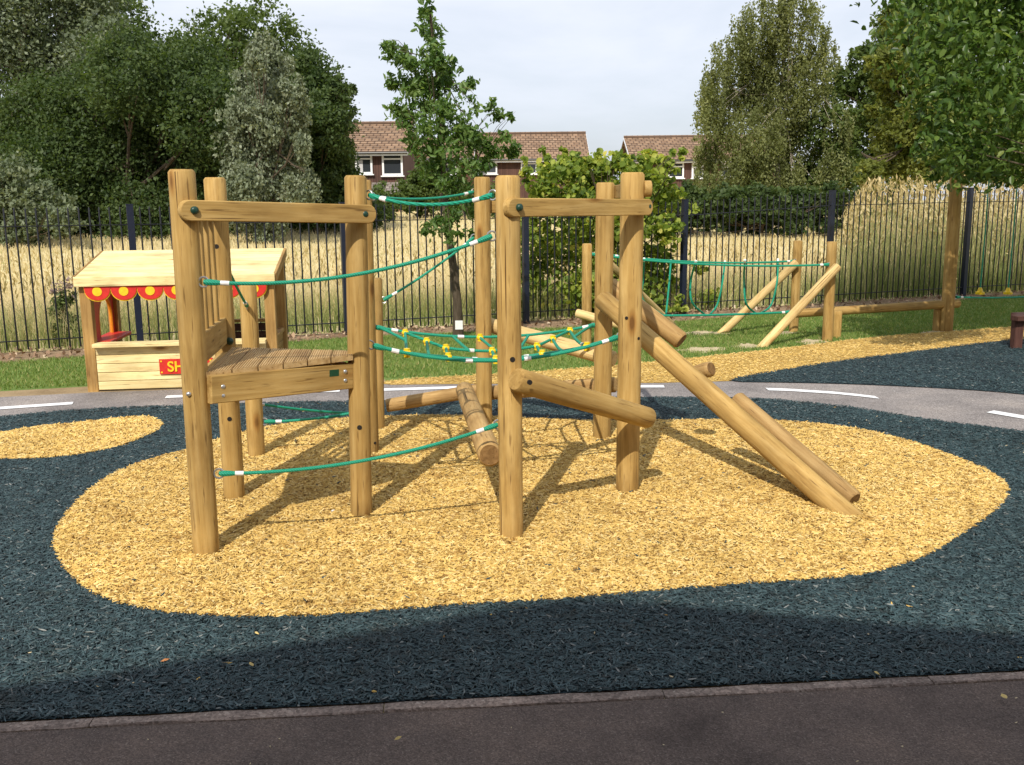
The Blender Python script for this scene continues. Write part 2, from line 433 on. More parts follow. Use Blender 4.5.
def asphalt(name, c, spk, sc=180, patch=1.3):
    m, nt, bs = newmat(name); v = coords(nt, rnd=False)
    vo = nd(nt, 'ShaderNodeTexVoronoi'); vo.inputs['Scale'].default_value = sc; nt.links.new(v, vo.inputs['Vector'])
    n1 = noise(nt, v, patch, 5, .6); n2 = noise(nt, v, sc*.6, 3)
    sp = nd(nt, 'ShaderNodeSeparateColor'); nt.links.new(vo.outputs['Color'], sp.inputs[0])
    col = ramp(nt, sp.outputs[0], [(0, tuple(x*.6 for x in c)), (.6, c), (.93, tuple(x*1.25 for x in c)), (1, spk)])
    col = mix(nt, 1.0, col, ramp(nt, n1, [(.3, (.62, .62, .63)), (.5, (1, 1, 1)), (.7, (1.32, 1.29, 1.24))]), 'MULTIPLY')
    nt.links.new(col, bs.inputs['Base Color']); bs.inputs['Roughness'].default_value = .9; bs.inputs['Specular IOR Level'].default_value = .25
    bump(nt, bs, vo.outputs['Distance'], .5, .006); return m
M_PATH = asphalt('path_asphalt', (.26, .235, .225), (.42, .4, .38), 150)
M_TARMAC = asphalt('tarmac', (.108, .082, .070), (.18, .145, .125), 230, 2.4)
M_KERB = asphalt('kerb_concrete', (.225, .175, .148), (.33, .28, .24), 120, 3)
M_LINE = gmat('road_paint', [(.25, (.5, .5, .5)), (.45, (.78, .79, .8)), (.7, (.82, .83, .84))], 5, 60, .2)
def chipmat(name, stops, rough, spec):
    m, nt, bs = newmat(name); a = nd(nt, 'ShaderNodeAttribute', attribute_name='rnd')
    v = coords(nt, rnd=False); n1 = noise(nt, v, .9, 5); n2 = noise(nt, v, 7, 4, .7)
    col = ramp(nt, a.outputs['Fac'], stops)
    col = mix(nt, 1.0, col, ramp(nt, n1, [(.3, (.84, .83, .82)), (.7, (1.1, 1.1, 1.1))]), 'MULTIPLY')
    col = mix(nt, 1.0, col, ramp(nt, n2, [(.30, (.62, .53, .44)), (.43, (.95, .94, .92)), (.7, (1.08, 1.08, 1.06))]), 'MULTIPLY')
    nt.links.new(col, bs.inputs['Base Color']); bs.inputs['Roughness'].default_value = rough; bs.inputs['Specular IOR Level'].default_value = spec; return m
M_YCHIP = chipmat('yellow_rubber', [(0, (.17, .09, .03)), (.10, (.36, .21, .055)), (.30, (.57, .38, .11)), (.75, (.69, .485, .16)), (1, (.80, .63, .30))], .8, .2)
M_YBASE = gmat('yellow_rubber_base', [(.3, (.30, .19, .05)), (.5, (.5, .33, .09)), (.7, (.66, .46, .14))], 2, 60, .8)
M_DCHIP = chipmat('dark_rubber', [(0, (.009, .018, .021)), (.4, (.022, .046, .053)), (.8, (.040, .075, .085)), (.975, (.062, .10, .11)), (1, (.24, .25, .24))], .5, .4)
M_DBASE = gmat('dark_rubber_base', [(.3, (.008, .014, .018)), (.5, (.02, .038, .047)), (.7, (.042, .070, .082))], 2, 50, .9, .75)

# field and terrain
nx, ny = 140, 140
xs = np.concatenate([np.linspace(-300, -45, 14), np.linspace(-40, 45, 112), np.linspace(50, 300, 14)])
ys = np.concatenate([np.linspace(-30, 8, 8), np.linspace(9, 70, 118), np.linspace(80, 600, 14)])
XX, YY = np.meshgrid(xs, ys); ZZ = terrain(XX, YY)
V = np.stack([XX, YY, ZZ], -1).reshape(-1, 3)
i, j = np.meshgrid(np.arange(len(ys)-1), np.arange(len(xs)-1), indexing='ij'); k = (i*len(xs)+j).ravel()
F = np.stack([k, k+1, k+1+len(xs), k+len(xs)], 1)
tag(npmesh('ground', V, F, M_FIELD, smooth=True), kind='structure')

lawn_poly = [(-14, 7.0), (14, 7.0), (14, fence_y(14)-.05), (-14, fence_y(-14)-.05)]
flat('lawn', lawn_poly, Z_LAWN, M_LAWNG)
bed = [(-14, fence_y(-14)-.9), (-6, fence_y(-6)-.7), (-4.2, fence_y(-4.2)-.5), (-2, fence_y(-2)-.35), (.5, fence_y(.5)-.7), (2.5, fence_y(2.5)-.85), (4.5, fence_y(4.5)-.5), (7, fence_y(7)-.5), (14, fence_y(14)-.4), (14, fence_y(14)+.25), (-14, fence_y(-14)+.25)]
flat('soil_bed', bed, Z_LAWN+.004, M_BED)

# path
front = [(-260, 452), (-120, 432), (0, 416), (60, 410), (120, 406.5), (190, 404), (290, 401), (400, 399.5), (520, 397.5), (641, 396), (710, 396.5), (777, 398.5), (850, 406), (922, 418), (1024, 431), (1100, 440)]
back = [(1100, 402), (1024, 394), (960, 389), (870, 384.5), (800, 382.5), (727, 381.5), (640, 382), (560, 382.5), (460, 383), (385, 384.5), (290, 387), (190, 390), (100, 393), (0, 398), (-120, 409), (-260, 425)]
path_front, path_back = gpoly([(x, y+2.6) for x, y in front]), gpoly(back)
flat('path', path_front+path_back, Z_PATH, M_PATH)
soil = gpoly([(-260, 427), (0, 399.5), (100, 394.5), (190, 391), (385, 386), (385, 380), (290, 379), (190, 384), (90, 387), (0, 392), (-260, 414)])
flat('soil_verge', soil, Z_LAWN+.002, M_SOIL)
ystrip = smooth_poly(gpoly([(370, 386), (460, 385), (727, 383.5), (745, 378), (770, 374), (830, 364), (900, 355), (970, 346), (1024, 340), (1150, 328), (1150, 316), (1024, 327), (950, 332), (870, 338), (800, 347), (700, 358), (640, 364), (560, 371), (460, 377), (400, 380)]), 1)
dark2 = smooth_poly(gpoly([(722, 383), (745, 377.5), (770, 373.5), (830, 363.5), (900, 354.5), (970, 345.5), (1024, 339.5), (1150, 327), (1150, 410), (1024, 395.5), (960, 390.5), (870, 386), (800, 384)]), 1)
KL, KR = G(0, 723.5), G(1024, 672)
kd = (KR-KL).normalized(); kn = Vector((-kd.y, kd.x, 0))
kA, kB = KL-kd*4-kn*.038, KR+kd*4-kn*.038
dark1 = [(kA.x+kn.x*.03, kA.y+kn.y*.03), (kB.x+kn.x*.03, kB.y+kn.y*.03)]+[(p[0], p[1]-.01) for p in reversed(path_front)]
def ypoly(pts): return [tuple(G(x, y, .02)[:2]) for x, y in pts]
main_px = [(52.5, 542), (59, 523), (73, 506), (88, 491), (109, 476), (136, 464), (163, 456), (187, 450), (225, 437), (262, 427), (317, 420), (400, 415.5), (458, 415), (528, 418.5), (598, 421), (651, 421), (715, 419.5), (777, 420), (850, 427), (900, 438), (945, 453), (985, 469), (1006, 482), (1009, 493), (1001, 506), (984, 519), (964, 532), (935, 552), (905, 564), (873, 573), (832, 578), (764, 582), (673, 588.5), (560, 599), (500, 602), (434, 606), (340, 614), (289, 617), (238, 616.5), (177, 613.5), (136, 607.5), (102, 597.5), (78, 583), (60, 562)]
yel1 = smooth_poly(ypoly(main_px), 1)
yel2 = smooth_poly(ypoly([(-90, 442), (0, 433.5), (39, 426.5), (68, 424.5), (125, 417.5), (150, 417), (163, 423), (158, 430), (131, 442.5), (105, 450), (65, 456.5), (26, 459), (0, 458.5), (-90, 459)]), 1)
def mulch(name, poly, z, base_mat, chip_mat, n, excl=(), lens=(.018, .05, .006, .013), tilt=.25, maxy=None, zoff=0):
    o = flat(name, poly, z, base_mat)
    P = sample_poly(poly, n, excl); P = P[RNG.uniform(0, 1, len(P)) < np.clip(5.2/P[:, 1], 0, 1)**1.6]
    if len(P):
        V, F, r = chips(P, z, *lens, tilt=tilt)
        c = npmesh(name+'_chips', V, F, chip_mat, r)
        # join base sheet and chips in one object: chips mesh gets parented as the loose top layer
        c.parent = o; c.name = 'loose_shreds'; c['kind'] = 'stuff'
    return o
mulch('dark_mulch', dark1, Z_DARK, M_DBASE, M_DCHIP, 900000, (yel1, yel2), (.012, .036, .004, .0085), .24)
mulch('yellow_mulch', yel1, Z_YEL, M_YBASE, M_YCHIP, 330000, (), (.014, .042, .004, .0095), .25)
mulch('yellow_mulch', yel2, Z_YEL, M_YBASE, M_YCHIP, 60000)
mulch('yellow_mulch', ystrip, Z_PATH+.002, M_YBASE, M_YCHIP, 260000, (), (.012, .032, .004, .008), .2)
mulch('dark_mulch', dark2, Z_PATH+.006, M_DBASE, M_DCHIP, 180000, (), (.012, .036, .004, .009))

# stray shreds kicked across the colour borders
P = sample_poly(yel1, 500); V, F, q = chips(P, Z_YEL+.004, .015, .04, .005, .010); tag(npmesh('stray_shreds', V, F, M_DCHIP, q), kind='stuff')
P = sample_poly(dark1, 170, (yel1, yel2)); V, F, q = chips(P, Z_DARK+.004, .012, .035, .005, .010); tag(npmesh('stray_shreds', V, F, M_YCHIP, q*.5), kind='stuff')
P = sample_poly(dark1, 260, (yel1, yel2)); V, F, q = chips(P, Z_DARK+.006, .006, .016, .004, .009); tag(npmesh('grit', V, F, M_SAND, q), kind='stuff')
P = sample_poly([(-2.2, 1.6), (2.2, 1.6), (kB.x*.5, kB.y-.25), (kA.x*.5, kA.y+.1)], 110); V, F, q = chips(P, .006, .003, .011, .003, .007); tag(npmesh('grit', V, F, M_SAND, q), kind='stuff')
# white dashes on the path
dl = MB()
def dash(a, b, w=.055):
    p, q = G(*a), G(*b); s = (q-p).normalized(); n = Vector((-s.y, s.x, 0))*w
    dl.add([p-n+Vector((0, 0, Z_PATH+.005)), q-n+Vector((0, 0, Z_PATH+.005)), q+n+Vector((0, 0, Z_PATH+.005)), p+n+Vector((0, 0, Z_PATH+.005))], [(0, 1, 2, 3)])
for a, b in [((-80, 417), (-30, 412)), ((-6, 410), (73, 404.5)), ((166, 398.2), (235, 395.4)), ((300, 393), (340, 391.8)), ((383, 391), (463, 388.6)), ((520, 388.4), (570, 388)), ((612, 387.8), (664, 387.6)), ((990, 413), (1060, 425))]:
    dash(a, b)
cp = [G(x, y, Z_PATH+.005) for x, y in ((767, 389), (790, 389.8), (812, 391.2), (834, 392.6), (856, 394.8), (877, 397.2))]
for a, c in zip(cp[:-1], cp[1:]): q_ = Vector((0, .055, 0)); dl.add([a-q_, c-q_, c+q_, a+q_], [(0, 1, 2, 3)])
tag(dl.build('path_markings', M_LINE, smooth=0), kind='structure')

# tarmac and kerb in the foreground
kn_ = kn*.0
tar = [(kA.x, kA.y), (kB.x, kB.y), (kB.x+2, -9), (kA.x-2, -9)]
flat('tarmac', [(-8, -9), (8, -9), (kB.x-kn.x*.03, kB.y-kn.y*.03), (kA.x-kn.x*.03, kA.y-kn.y*.03)], .006, M_TARMAC)
kb = MB(); L = (kB-kA).length; pos = -0.28
while pos < L:
    e = min(pos+.915, L+.3); p, q = kA+kd*(pos+.002), kA+kd*(e-.002); jz = random.uniform(-.002, .002)
    M, ln = frame(p, q, Vector((0, 0, 1))); 
    w, h = .050, .012+jz
    prof = [(-.06, -w/2), (h-.004, -w/2), (h, -w/2+.005), (h, w/2-.005), (h-.004, w/2), (-.06, w/2)]
    N = 12
    for s in range(N+1):
        for (u, v) in prof: kb.v.append(M @ Vector((u+random.uniform(-.0015, .0015), v+random.uniform(-.002, .002), ln*s/N)))
    k0 = len(kb.v)-(N+1)*6
    for s in range(N):
        for t in range(6): kb.f.append((k0+s*6+t, k0+s*6+(t+1) % 6, k0+(s+1)*6+(t+1) % 6, k0+(s+1)*6+t))
    kb.f.append(tuple(k0+t for t in range(5, -1, -1))); kb.f.append(tuple(k0+N*6+t for t in range(6)))
    pos += .915
tag(kb.build('kerb', M_KERB), kind='structure')

# lawn blades
def blades(P, z, h0, h1, w, lean, seg=2, rnd=None, flop=None):
    n = len(P); a = RNG.uniform(0, 2*np.pi, n); h = RNG.uniform(h0, h1, n) if np.isscalar(h0) else h0*RNG.uniform(.6, 1.2, n)
    la = RNG.uniform(0, 2*np.pi, n); lm = np.abs(RNG.normal(0, lean, n))*h
    s = np.stack([np.cos(a), np.sin(a), np.zeros(n)], 1); l = np.stack([np.cos(la), np.sin(la), np.zeros(n)], 1)
    b = np.column_stack([P, z]); W = (w*RNG.uniform(.7, 1.3, n))[:, None]
    rows = []; T = []
    for q in range(seg+1):
        t = q/seg; c = b+np.array([0, 0, 1])*(h*t*(1-.12*t))[:, None]+l*(lm*t*t)[:, None]
        ww = W*(1-t*.85); rows += [c-s*ww, c+s*ww]; T += [t, t]
    V = np.stack(rows, 1).reshape(-1, 3); m = 2*(seg+1); k = np.arange(n)[:, None]*m
    F = np.concatenate([k+np.array([[2*q, 2*q+1, 2*q+3, 2*q+2]]) for q in range(seg)], 0)
    r = RNG.uniform(0, 1, n) if rnd is None else rnd
    return V, F, np.tile(r, seg), np.tile(np.array(T), n)
M_GRASS = leafmat('lawn_grass', [(0, (.10, .165, .03)), (.5, (.17, .255, .055)), (.8, (.24, .32, .085)), (1, (.44, .38, .17))], .3, .6)
lp = [(-9, 8.2), (-9, fence_y(-9)-.8), (-4.2, fence_y(-4.2)-.47), (-2, fence_y(-2)-.3), (.5, fence_y(.5)-.66), (2.5, fence_y(2.5)-.8), (4.5, fence_y(4.5)-.46), (9, fence_y(9)-.4), (11, 13), (11, 10)]+[(p[0], p[1]+.06) for p in gpoly([(1150, 316), (1024, 327), (950, 332), (870, 338), (800, 347), (700, 358), (640, 364), (560, 371), (460, 377), (385, 380), (290, 379), (190, 384), (90, 387), (0, 392), (-200, 410)])]
worn = []
for (x, y, rx, ry) in ((706, 333.5, 17, 1.8), (749, 346.5, 13, 2.2), (703, 350, 20, 2.6), (812, 342, 12, 2.2), (785, 333, 12, 1.5), (944, 333, 20, 2.2)):
    ph = random.uniform(0, 6)
    def ring_(k): return gpoly([(x+rx*k*math.cos(t)*(1+.25*math.sin(2*t+ph)+.12*math.sin(5*t)), y+ry*k*math.sin(t)*(1+.25*math.sin(3*t+ph))) for t in [2*math.pi*q/22 for q in range(22)]])
    worn.append(ring_(.8)); flat('worn_patch', ring_(1.15), Z_LAWN+.003, M_SAND)
P = sample_poly(lp, 480000, worn)
V, F, r, T = blades(P, np.full(len(P), Z_LAWN), .016, .042, .0045, .7, 1)
tag(npmesh('lawn_grass', V, F, M_GRASS, r, attr_t=T), kind='stuff')
# leaf litter and wood chips in the bed under the fence
M_LITTER = leafmat('litter', [(0, (.12, .07, .04)), (.5, (.30, .19, .12)), (.85, (.44, .31, .2)), (1, (.6, .5, .36))], .1, .8)
P = sample_poly(bed, 30000); V, F = leaves(np.column_stack([P, np.full(len(P), .02)+RNG.uniform(0, .03, len(P))]), np.full(len(P), .07), .6, 1.2)
tag(npmesh('leaf_litter', V, F, M_LITTER, RNG.uniform(0, 1, len(F))), kind='stuff')

# tall dry field grass
def fieldmat():
    m, nt, b = newmat('field_grass')
    a = nd(nt, 'ShaderNodeAttribute', attribute_name='rnd'); t = nd(nt, 'ShaderNodeAttribute', attribute_name='tip')
    low = ramp(nt, a.outputs['Fac'], [(0, (.15, .21, .05)), (.4, (.27, .33, .10)), (.6, (.55, .49, .25)), (1, (.74, .64, .38))])
    top = ramp(nt, a.outputs['Fac'], [(0, (.26, .30, .10)), (.3, (.46, .46, .20)), (.55, (.72, .60, .34)), (1, (.84, .73, .46))])
    col = mix(nt, t.outputs['Fac'], low, top)
    nt.links.new(col, b.inputs['Base Color']); b.inputs['Roughness'].default_value = .7; b.inputs['Specular IOR Level'].default_value = .2
    tr = nd(nt, 'ShaderNodeBsdfTranslucent'); nt.links.new(col, tr.inputs['Color'])
    ms = nd(nt, 'ShaderNodeMixShader'); ms.inputs[0].default_value = .5
    nt.links.new(b.outputs[0], ms.inputs[1]); nt.links.new(tr.outputs[0], ms.inputs[2]); nt.links.new(ms.outputs[0], nt.nodes['Material Output'].inputs['Surface']); return m
M_FG = fieldmat()
VV, FF, RR, TT = [], [], [], []; off = 0
def addgrass(P, h, w, lean, seg, rnd):
    global off
    V, F, r, T = blades(P, terrain(P[:, 0], P[:, 1]), h, None, w, lean, seg, rnd)
    VV.append(V); FF.append(F+off); RR.append(r); TT.append(T); off += len(V)
def field_sample(n, d0, d1, half=.62, xmin=None):
    y = RNG.uniform(9, 60, n*6); x = RNG.uniform(-1, 1, n*6)*(y*half+2)
    d = (y-fence_y(x))*FN.y; k = (d > d0) & (d < d1); P = np.stack([x, y], 1)[k][:n]; return P
for n, d0, d1, w in ((42000, .15, 2.2, .006), (60000, 2.2, 9, .009), (60000, 9, 40, .018)):
    P = field_sample(n, d0, d1); d = (P[:, 1]-fence_y(P[:, 0]))*FN.y
    patch = np.sin(P[:, 0]*1.1+np.sin(P[:, 1]*.7)*1.5)*.5+np.sin(P[:, 0]*.33+P[:, 1]*.41)*.5
    dry = .32+.50*sstep((d-.8)/2.6)+.09*patch-.25*sstep((P[:, 0]-.338*P[:, 1])/.5)*sstep((6-d)/2)
    bank = sstep((P[:, 0]-.338*P[:, 1])/.5)*sstep((26-P[:, 1])/8)
    h = .50+.12*sstep(d/1.5)-.42*sstep((d-2)/3.2)+.05*patch+.1*bank
    rnd = np.clip(RNG.normal(dry, .15), 0, 1)
    addgrass(P, h, w, .5, 3, rnd)
# tall reed grass with seed heads on the bank
P = field_sample(36000, .3, 5); P = P[(P[:, 0] > .335*P[:, 1]+.02*P[:, 1]*RNG.uniform(0, 1, len(P))**2)]; d = (P[:, 1]-fence_y(P[:, 0]))*FN.y
addgrass(P, 1.0+.18*sstep((P[:, 0]-.335*P[:, 1])/.7)+0*d, .009, .2, 3, np.clip(RNG.normal(.34, .2, len(P)), 0, 1))
tag(npmesh('field_grass', np.concatenate(VV), np.concatenate(FF), M_FG, np.concatenate(RR), attr_t=np.concatenate(TT)), kind='stuff')
M_SEED = leafmat('seed_heads', [(0, (.36, .27, .11)), (.5, (.54, .43, .22)), (1, (.68, .57, .34))], .3, .8)
Pn = field_sample(2600, .4, 9); P = field_sample(15000, .4, 5); P = P[P[:, 0] > .343*P[:, 1]]; n = len(P); z = terrain(P[:, 0], P[:, 1])+(1.0+.18*sstep((P[:, 0]-.335*P[:, 1])/.7))*RNG.uniform(.75, 1.22, n)
zn = terrain(Pn[:, 0], Pn[:, 1])+RNG.uniform(.45, .72, len(Pn)); P = np.concatenate([P, Pn]); z = np.concatenate([z, zn]); n = len(P)
Q = np.repeat(np.column_stack([P, z]), 3, 0); Q[:, 2] += np.tile([0, .06, .12], n); Q[:, :2] += RNG.normal(0, .02, (3*n, 2))
V, F = leaves(Q, np.full(len(Q), .10), .28, 0, -2.5)
tag(npmesh('seed_heads', V, F, M_SEED, RNG.uniform(0, 1, len(F))), kind='stuff')
#@@FRAME
# ================================================================== MAIN CLIMBING FRAME
cf = empty('climbing_frame', G(430, 490), 'large log climbing frame with deck, rope net and leaning logs on the yellow rubber', 'climbing frame')
gt = {}
def P_(k, base, top, r=.058, **kw):
    o, g, t = post(base, top, cf, r, **kw); gt[k] = (g, t); gt[k+'_o'] = o; gt[k+'_r'] = r; return o
P_('A', (206.5, 552), (181.5, 169.5), .0585)
P_('B', (234.5, 497), (214.5, 177.5), .057)
P_('C', (256.5, 455), (247.5, 284.5), .054)
P_('D', (361.5, 514), (355.5, 175.5), .0555)
P_('E', (370.5, 452), (362.5, 180), .056)
P_('F', (377.8, 428), (375.2, 278), .05)
P_('G', (484.5, 423), (482, 177), .058)
P_('H', (511.5, 535), (507.5, 175.5), .0575)
P_('I', (627.3, 490), (632.5, 172.5), .064)
P_('J', (602, 437.5), (605.3, 182.5), .060)
TOCAM = lambda p: (Vector((0, 0, p.z))-Vector(p)).normalized()
def bolt(px, k, depth=.016, r=.017, mat=M_BOLT, dome=True, nrm=None, extra=0.0, parent=None, name='bolt'):
    g, t = gt[k]; p = at(px[0], px[1], g.y)
    c = on(gt[k], p.z); n = Vector((0, -1, 0)) if nrm is None else Vector(nrm)
    # push the recess onto the front surface of the post under that pixel
    d = ray(*px).normalized(); o = Vector((0, 0, EYE)); rr = gt[k+'_r']*1.0+extra
    ax = (t-g).normalized(); w = o-c; dd = d-ax*d.dot(ax); ww = w-ax*w.dot(ax)
    a, b_, c_ = dd.dot(dd), 2*dd.dot(ww), ww.dot(ww)-rr*rr; disc_ = b_*b_-4*a*c_
    tt = (-b_-math.sqrt(max(disc_, 0)))/(2*a); hit = o+d*tt; q = hit-c; nn = (q-ax*q.dot(ax)).normalized()
    return disc(name, hit, nn, r, depth, mat, parent or gt[k+'_o'], dome)
# black bolt recesses in the posts, silver and green heads
for px, k in [((359.5, 427.5), 'D'), ((229.5, 419), 'B'), ((216.5, 246.5), 'B'), ((512.5, 359.5), 'H')]:
    bolt(px, k, .002, .0125, M_HOLE, False, name='bolt_hole')
for px, k in [((375, 443), 'E'), ((638.5, 338.5), 'I'), ((626.5, 318), 'I')]:
    bolt(px, k, .002, .009, M_HOLE, False, name='bolt_hole')
bolt((229, 341), 'B', .03, .02, M_BOLT)
bolt((189, 394), 'A', .012, .011, M_STEEL)

# front rails (flat planks with rounded ends)
def front_rail(a, b, pa, pb, h, zoff=0):
    ga, gb = gt[a], gt[b]; d = (gb[0]-ga[0]); d.z = 0; d.normalize(); n = Vector((d.y, -d.x, 0))
    off = max(gt[a+'_r'], gt[b+'_r'])+.021
    Ya = at(pa[0], pa[1], ga[0].y+n.y*off); Yb = at(pb[0], pb[1], gb[0].y+n.y*off)
    o = board('rail', Ya, Yb, h, .04, M_POST, cf)
    return o, n, Ya, Yb
ra, nA, p0, p1 = front_rail('A', 'D', (188, 210.5), (367.5, 214.2), .09)
for px in ((192.5, 210.3), (362.5, 214.1)):
    t = (px[0]-189)/(364-189); Y = p0.y+(p1.y-p0.y)*t
    disc('bolt', at(px[0], px[1], Y)+nA*.02, nA, .0175, .016, M_BOLT, ra, True)
rb, nB, p0, p1 = front_rail('H', 'I', (511, 207.5), (646, 207.2), .084)
for px in ((516, 207.5), (645, 206.5)):
    t = (px[0]-513)/(642-513); Y = p0.y+(p1.y-p0.y)*t
    disc('bolt', at(px[0], px[1], Y)+nB*.02, nB, .0175, .016, M_BOLT, rb, True)
# rear and side rails
def rail_between(a, b, z, side, h=.085, ext=.06):
    A, B = on(gt[a], z), on(gt[b], z); d = (B-A).normalized(); n = Vector((d.y, -d.x, 0)).normalized()*side
    return board('rail', A+n*.079-d*ext*.3, B+n*.079+d*ext*.3, h, .04, M_POST, cf)
rail_between('G', 'J', 1.585, -1)
rail_between('I', 'J', 1.675, 1)

# deck on A, B, D
A0, B0, D0 = gt['A'][0], gt['B'][0], gt['D'][0]
ZD = .872
fA = at(208.5, 372, A0.y+.0); ZD = fA.z
dir_f = (Vector((D0.x, D0.y, 0))-Vector((A0.x, A0.y, 0))).normalized(); nb = Vector((-dir_f.y, dir_f.x, 0))
bl, br = at(209, 389.5, A0.y-.028), at(351, 375.5, D0.y-.035)
beam = board('deck_beam', bl, br, .128, .045, M_POST, cf, rounded=False)
for px in ((221, 386), (221, 395), (343, 371), (343, 380)):
    t = (px[0]-209)/142; Y = bl.y+(br.y-bl.y)*t
    disc('bolt', at(px[0], px[1], Y)+Vector((.6, -.8, 0))*.0225, (.6, -.8, 0), .011, .008, M_STEEL, beam, True)
c = at(331, 372.3, bl.y+(br.y-bl.y)*(331-209)/142)-nb*.025
bd = (br-bl).normalized(); bnn = Vector((bd.y, -bd.x, 0)).normalized()
c = at(331, 372.3, bl.y+(br.y-bl.y)*(331-209)/142)+bnn*.026
Mp, _ = frame(c-bd*.031, c+bd*.031, Vector((0, 0, 1)))
pl = MB(); pl.box((0, 0, .031), (.040, .004, .062), Mp); plo = pl.build('maker_plate', M_WHITE, beam, smooth=0)
pl = MB(); pl.box((0, .0, .031), (.033, .0064, .055), Mp); pl.build('plate_face', M_PLATE, plo, smooth=0)
back_edge = (on(gt['B'], ZD)+nb*.02)
# planks run parallel to the side A-B and are trimmed along the back edge B-D
nP = 6
AB = Vector((B0.x-A0.x, B0.y-A0.y, 0)); tL = (Vector((D0.x, D0.y, 0))-Vector((A0.x, A0.y, 0))).length; LB = AB.length; dir_b = AB.normalized()
for i in range(nP):
    s0, s1 = .03+(tL-.07)*i/nP+.003, .03+(tL-.07)*(i+1)/nP-.003
    base = Vector((A0.x, A0.y, ZD-.028)); vs = []; ng = 9; w = s1-s0
    prof = [(0, 0), (0, .028)]
    for g_ in range(ng):
        a_ = w*g_/ng; prof += [(a_+w/ng*.12, .030), (a_+w/ng*.58, .030), (a_+w/ng*.66, .0262), (a_+w/ng*1.0, .0262)]
    prof += [(w, .028), (w, 0)]; n = len(prof)
    z = dir_b; y = Vector((0, 0, 1)); x = y.cross(z); o0 = base+dir_f*s0+Vector((dir_f.y, -dir_f.x, 0))*.052
    Mx = Matrix((x, y, z)).transposed().to_4x4(); Mx.translation = o0; kx, kz = dir_f.dot(x), dir_f.dot(z)
    blen = lambda p: max(.10, LB*.83*(1-(s0+p)/tL)+.10)
    vs = [(p[0]*kx, p[1], p[0]*kz) for p in prof]+[(p[0]*kx, p[1], p[0]*kz+blen(p[0])) for p in prof]
    d = MB(); d.add(vs, [tuple(range(n)), tuple(range(2*n-1, n-1, -1))]+[(k+1, k, n+k, n+k+1) for k in range(n-1)]+[(0, n-1, 2*n-1, n)])
    d.build('deck_board', M_DECK, cf, W=Mx, smooth=0)
# joists under the deck
bb = on(gt['B'], ZD-.11); dd_ = on(gt['D'], ZD-.11); aa = on(gt['A'], ZD-.11)
board('deck_joist', bb+nb*.03+dir_f*.05, dd_+nb*.075-dir_f*.04, .11, .04, M_POST, cf, rounded=False)
pa, pb = on(gt['A'], ZD-.09), on(gt['B'], ZD-.09); board('deck_joist', pa, pb, .12, .045, M_POST, cf, rounded=False)
# side barrier of vertical slats between A and B
sd = (Vector((B0.x, B0.y, 0))-Vector((A0.x, A0.y, 0))); 
for t in (.22, .40, .58, .76):
    p = A0.lerp(B0, t)
    lean = (gt['A'][1]-gt['A'][0]).normalized()
    pb = on((A0.lerp(B0, t), gt['A'][1].lerp(gt['B'][1], t)), ZD+.12); pt = on((A0.lerp(B0, t), gt['A'][1].lerp(gt['B'][1], t)), 1.60)
    board('slat', pb, pt, .05, .022, M_POST, cf, rounded=False, up=sd.normalized())
pa, pb = on(gt['A'], ZD+.085), on(gt['B'], ZD+.085); u = (pb-pa).normalized()
board('kick_board', pa+u*.05, pb-u*.05, .14, .045, M_POST, cf, rounded=False)
pa, pb = on(gt['A'], 1.585), on(gt['B'], 1.585)
board('rail', pa+u*.05, pb-u*.05, .08, .045, M_POST, cf, rounded=False)

# leaning and crossing logs
def lg(a, Ya, b, Yb, r, mat=M_LOG, **kw): return log('log', at(a[0], a[1], Ya), at(b[0], b[1], Yb), r, mat, cf, **kw)
HY, IY, JY, GY, FY, EY, AY, DY = [gt[k][0].y for k in 'HIJGFEAD']
l1 = lg((515.5, 379.5), HY-.105, (649, 418), IY-.125, .056, M_POST)           # front log bolted to H and I
for px, Y in (((530, 382.5), HY-.168), ((648.5, 419.5), IY-.195)):
    disc('bolt_hole', at(px[0], px[1], Y+.005), (.35, -.93, -.05), .0115, .002, M_HOLE, l1)
lg((464.5, 390), 6.45, (490, 455), HY+.08, .06, M_LOG, end=True)                            # log running back towards G
lg((386, 405.8), FY+.13, (486, 389), GY+.125, .05, M_LOG)                   # low log from F to G
lg((487, 393), GY+.12, (616, 384.5), JY+.13, .054, M_LOG)                   # low log behind G to J
lg((489, 325), GY+.13, (615, 359.5), JY+.125, .056, M_PALE)                 # upper log behind G to J
lr = lg((602, 299), JY-.125, (857, 525), 4.70, .065, M_POST)                 # long ramp log
disc('bolt_hole', at(617.5, 310, JY-.19), (.2, -.95, .2), .011, .002, M_HOLE, lr)
lg((609, 285), 6.66, (681.5, 341), 6.36, .063, M_LOG, end=True)                        # short log over the ramp
lg((694, 373.5), 6.02, (711.5, 368.5), 5.92, .049, M_LOG, end=True)                           # stub under the ramp
lg((736.5, 398.5), 5.6, (854.5, 500), 4.87, .05, M_LOG, end=True)                     # second lower ramp log

# ropes
def rp(a, Ya, b, Yb, sag, **kw): return rope(at(a[0], a[1], Ya), at(b[0], b[1], Yb), sag, cf, **kw)
rp((203.5, 282), AY-.02, (492, 236), HY+.0, .075)
rp((219, 473.5), AY+.0, (498, 424.5), HY+.03, .06)
rp((369, 195), DY+.03, (493, 195), HY+.0, .045)
rp((373, 196.5), EY-.02, (473.5, 192), GY+.0, .03)
rp((383.5, 300), FY+.0, (474, 237.5), GY+.0, .02)
rp((225, 262), gt['B'][0].y+.0, (247, 306), gt['C'][0].y-.06, .01)
rp((249, 402), gt['C'][0].y+.06, (376, 413.5), FY-.0, .02)
rp((264.5, 421.5), gt['C'][0].y+.0, (370, 409), EY-.0, .02)

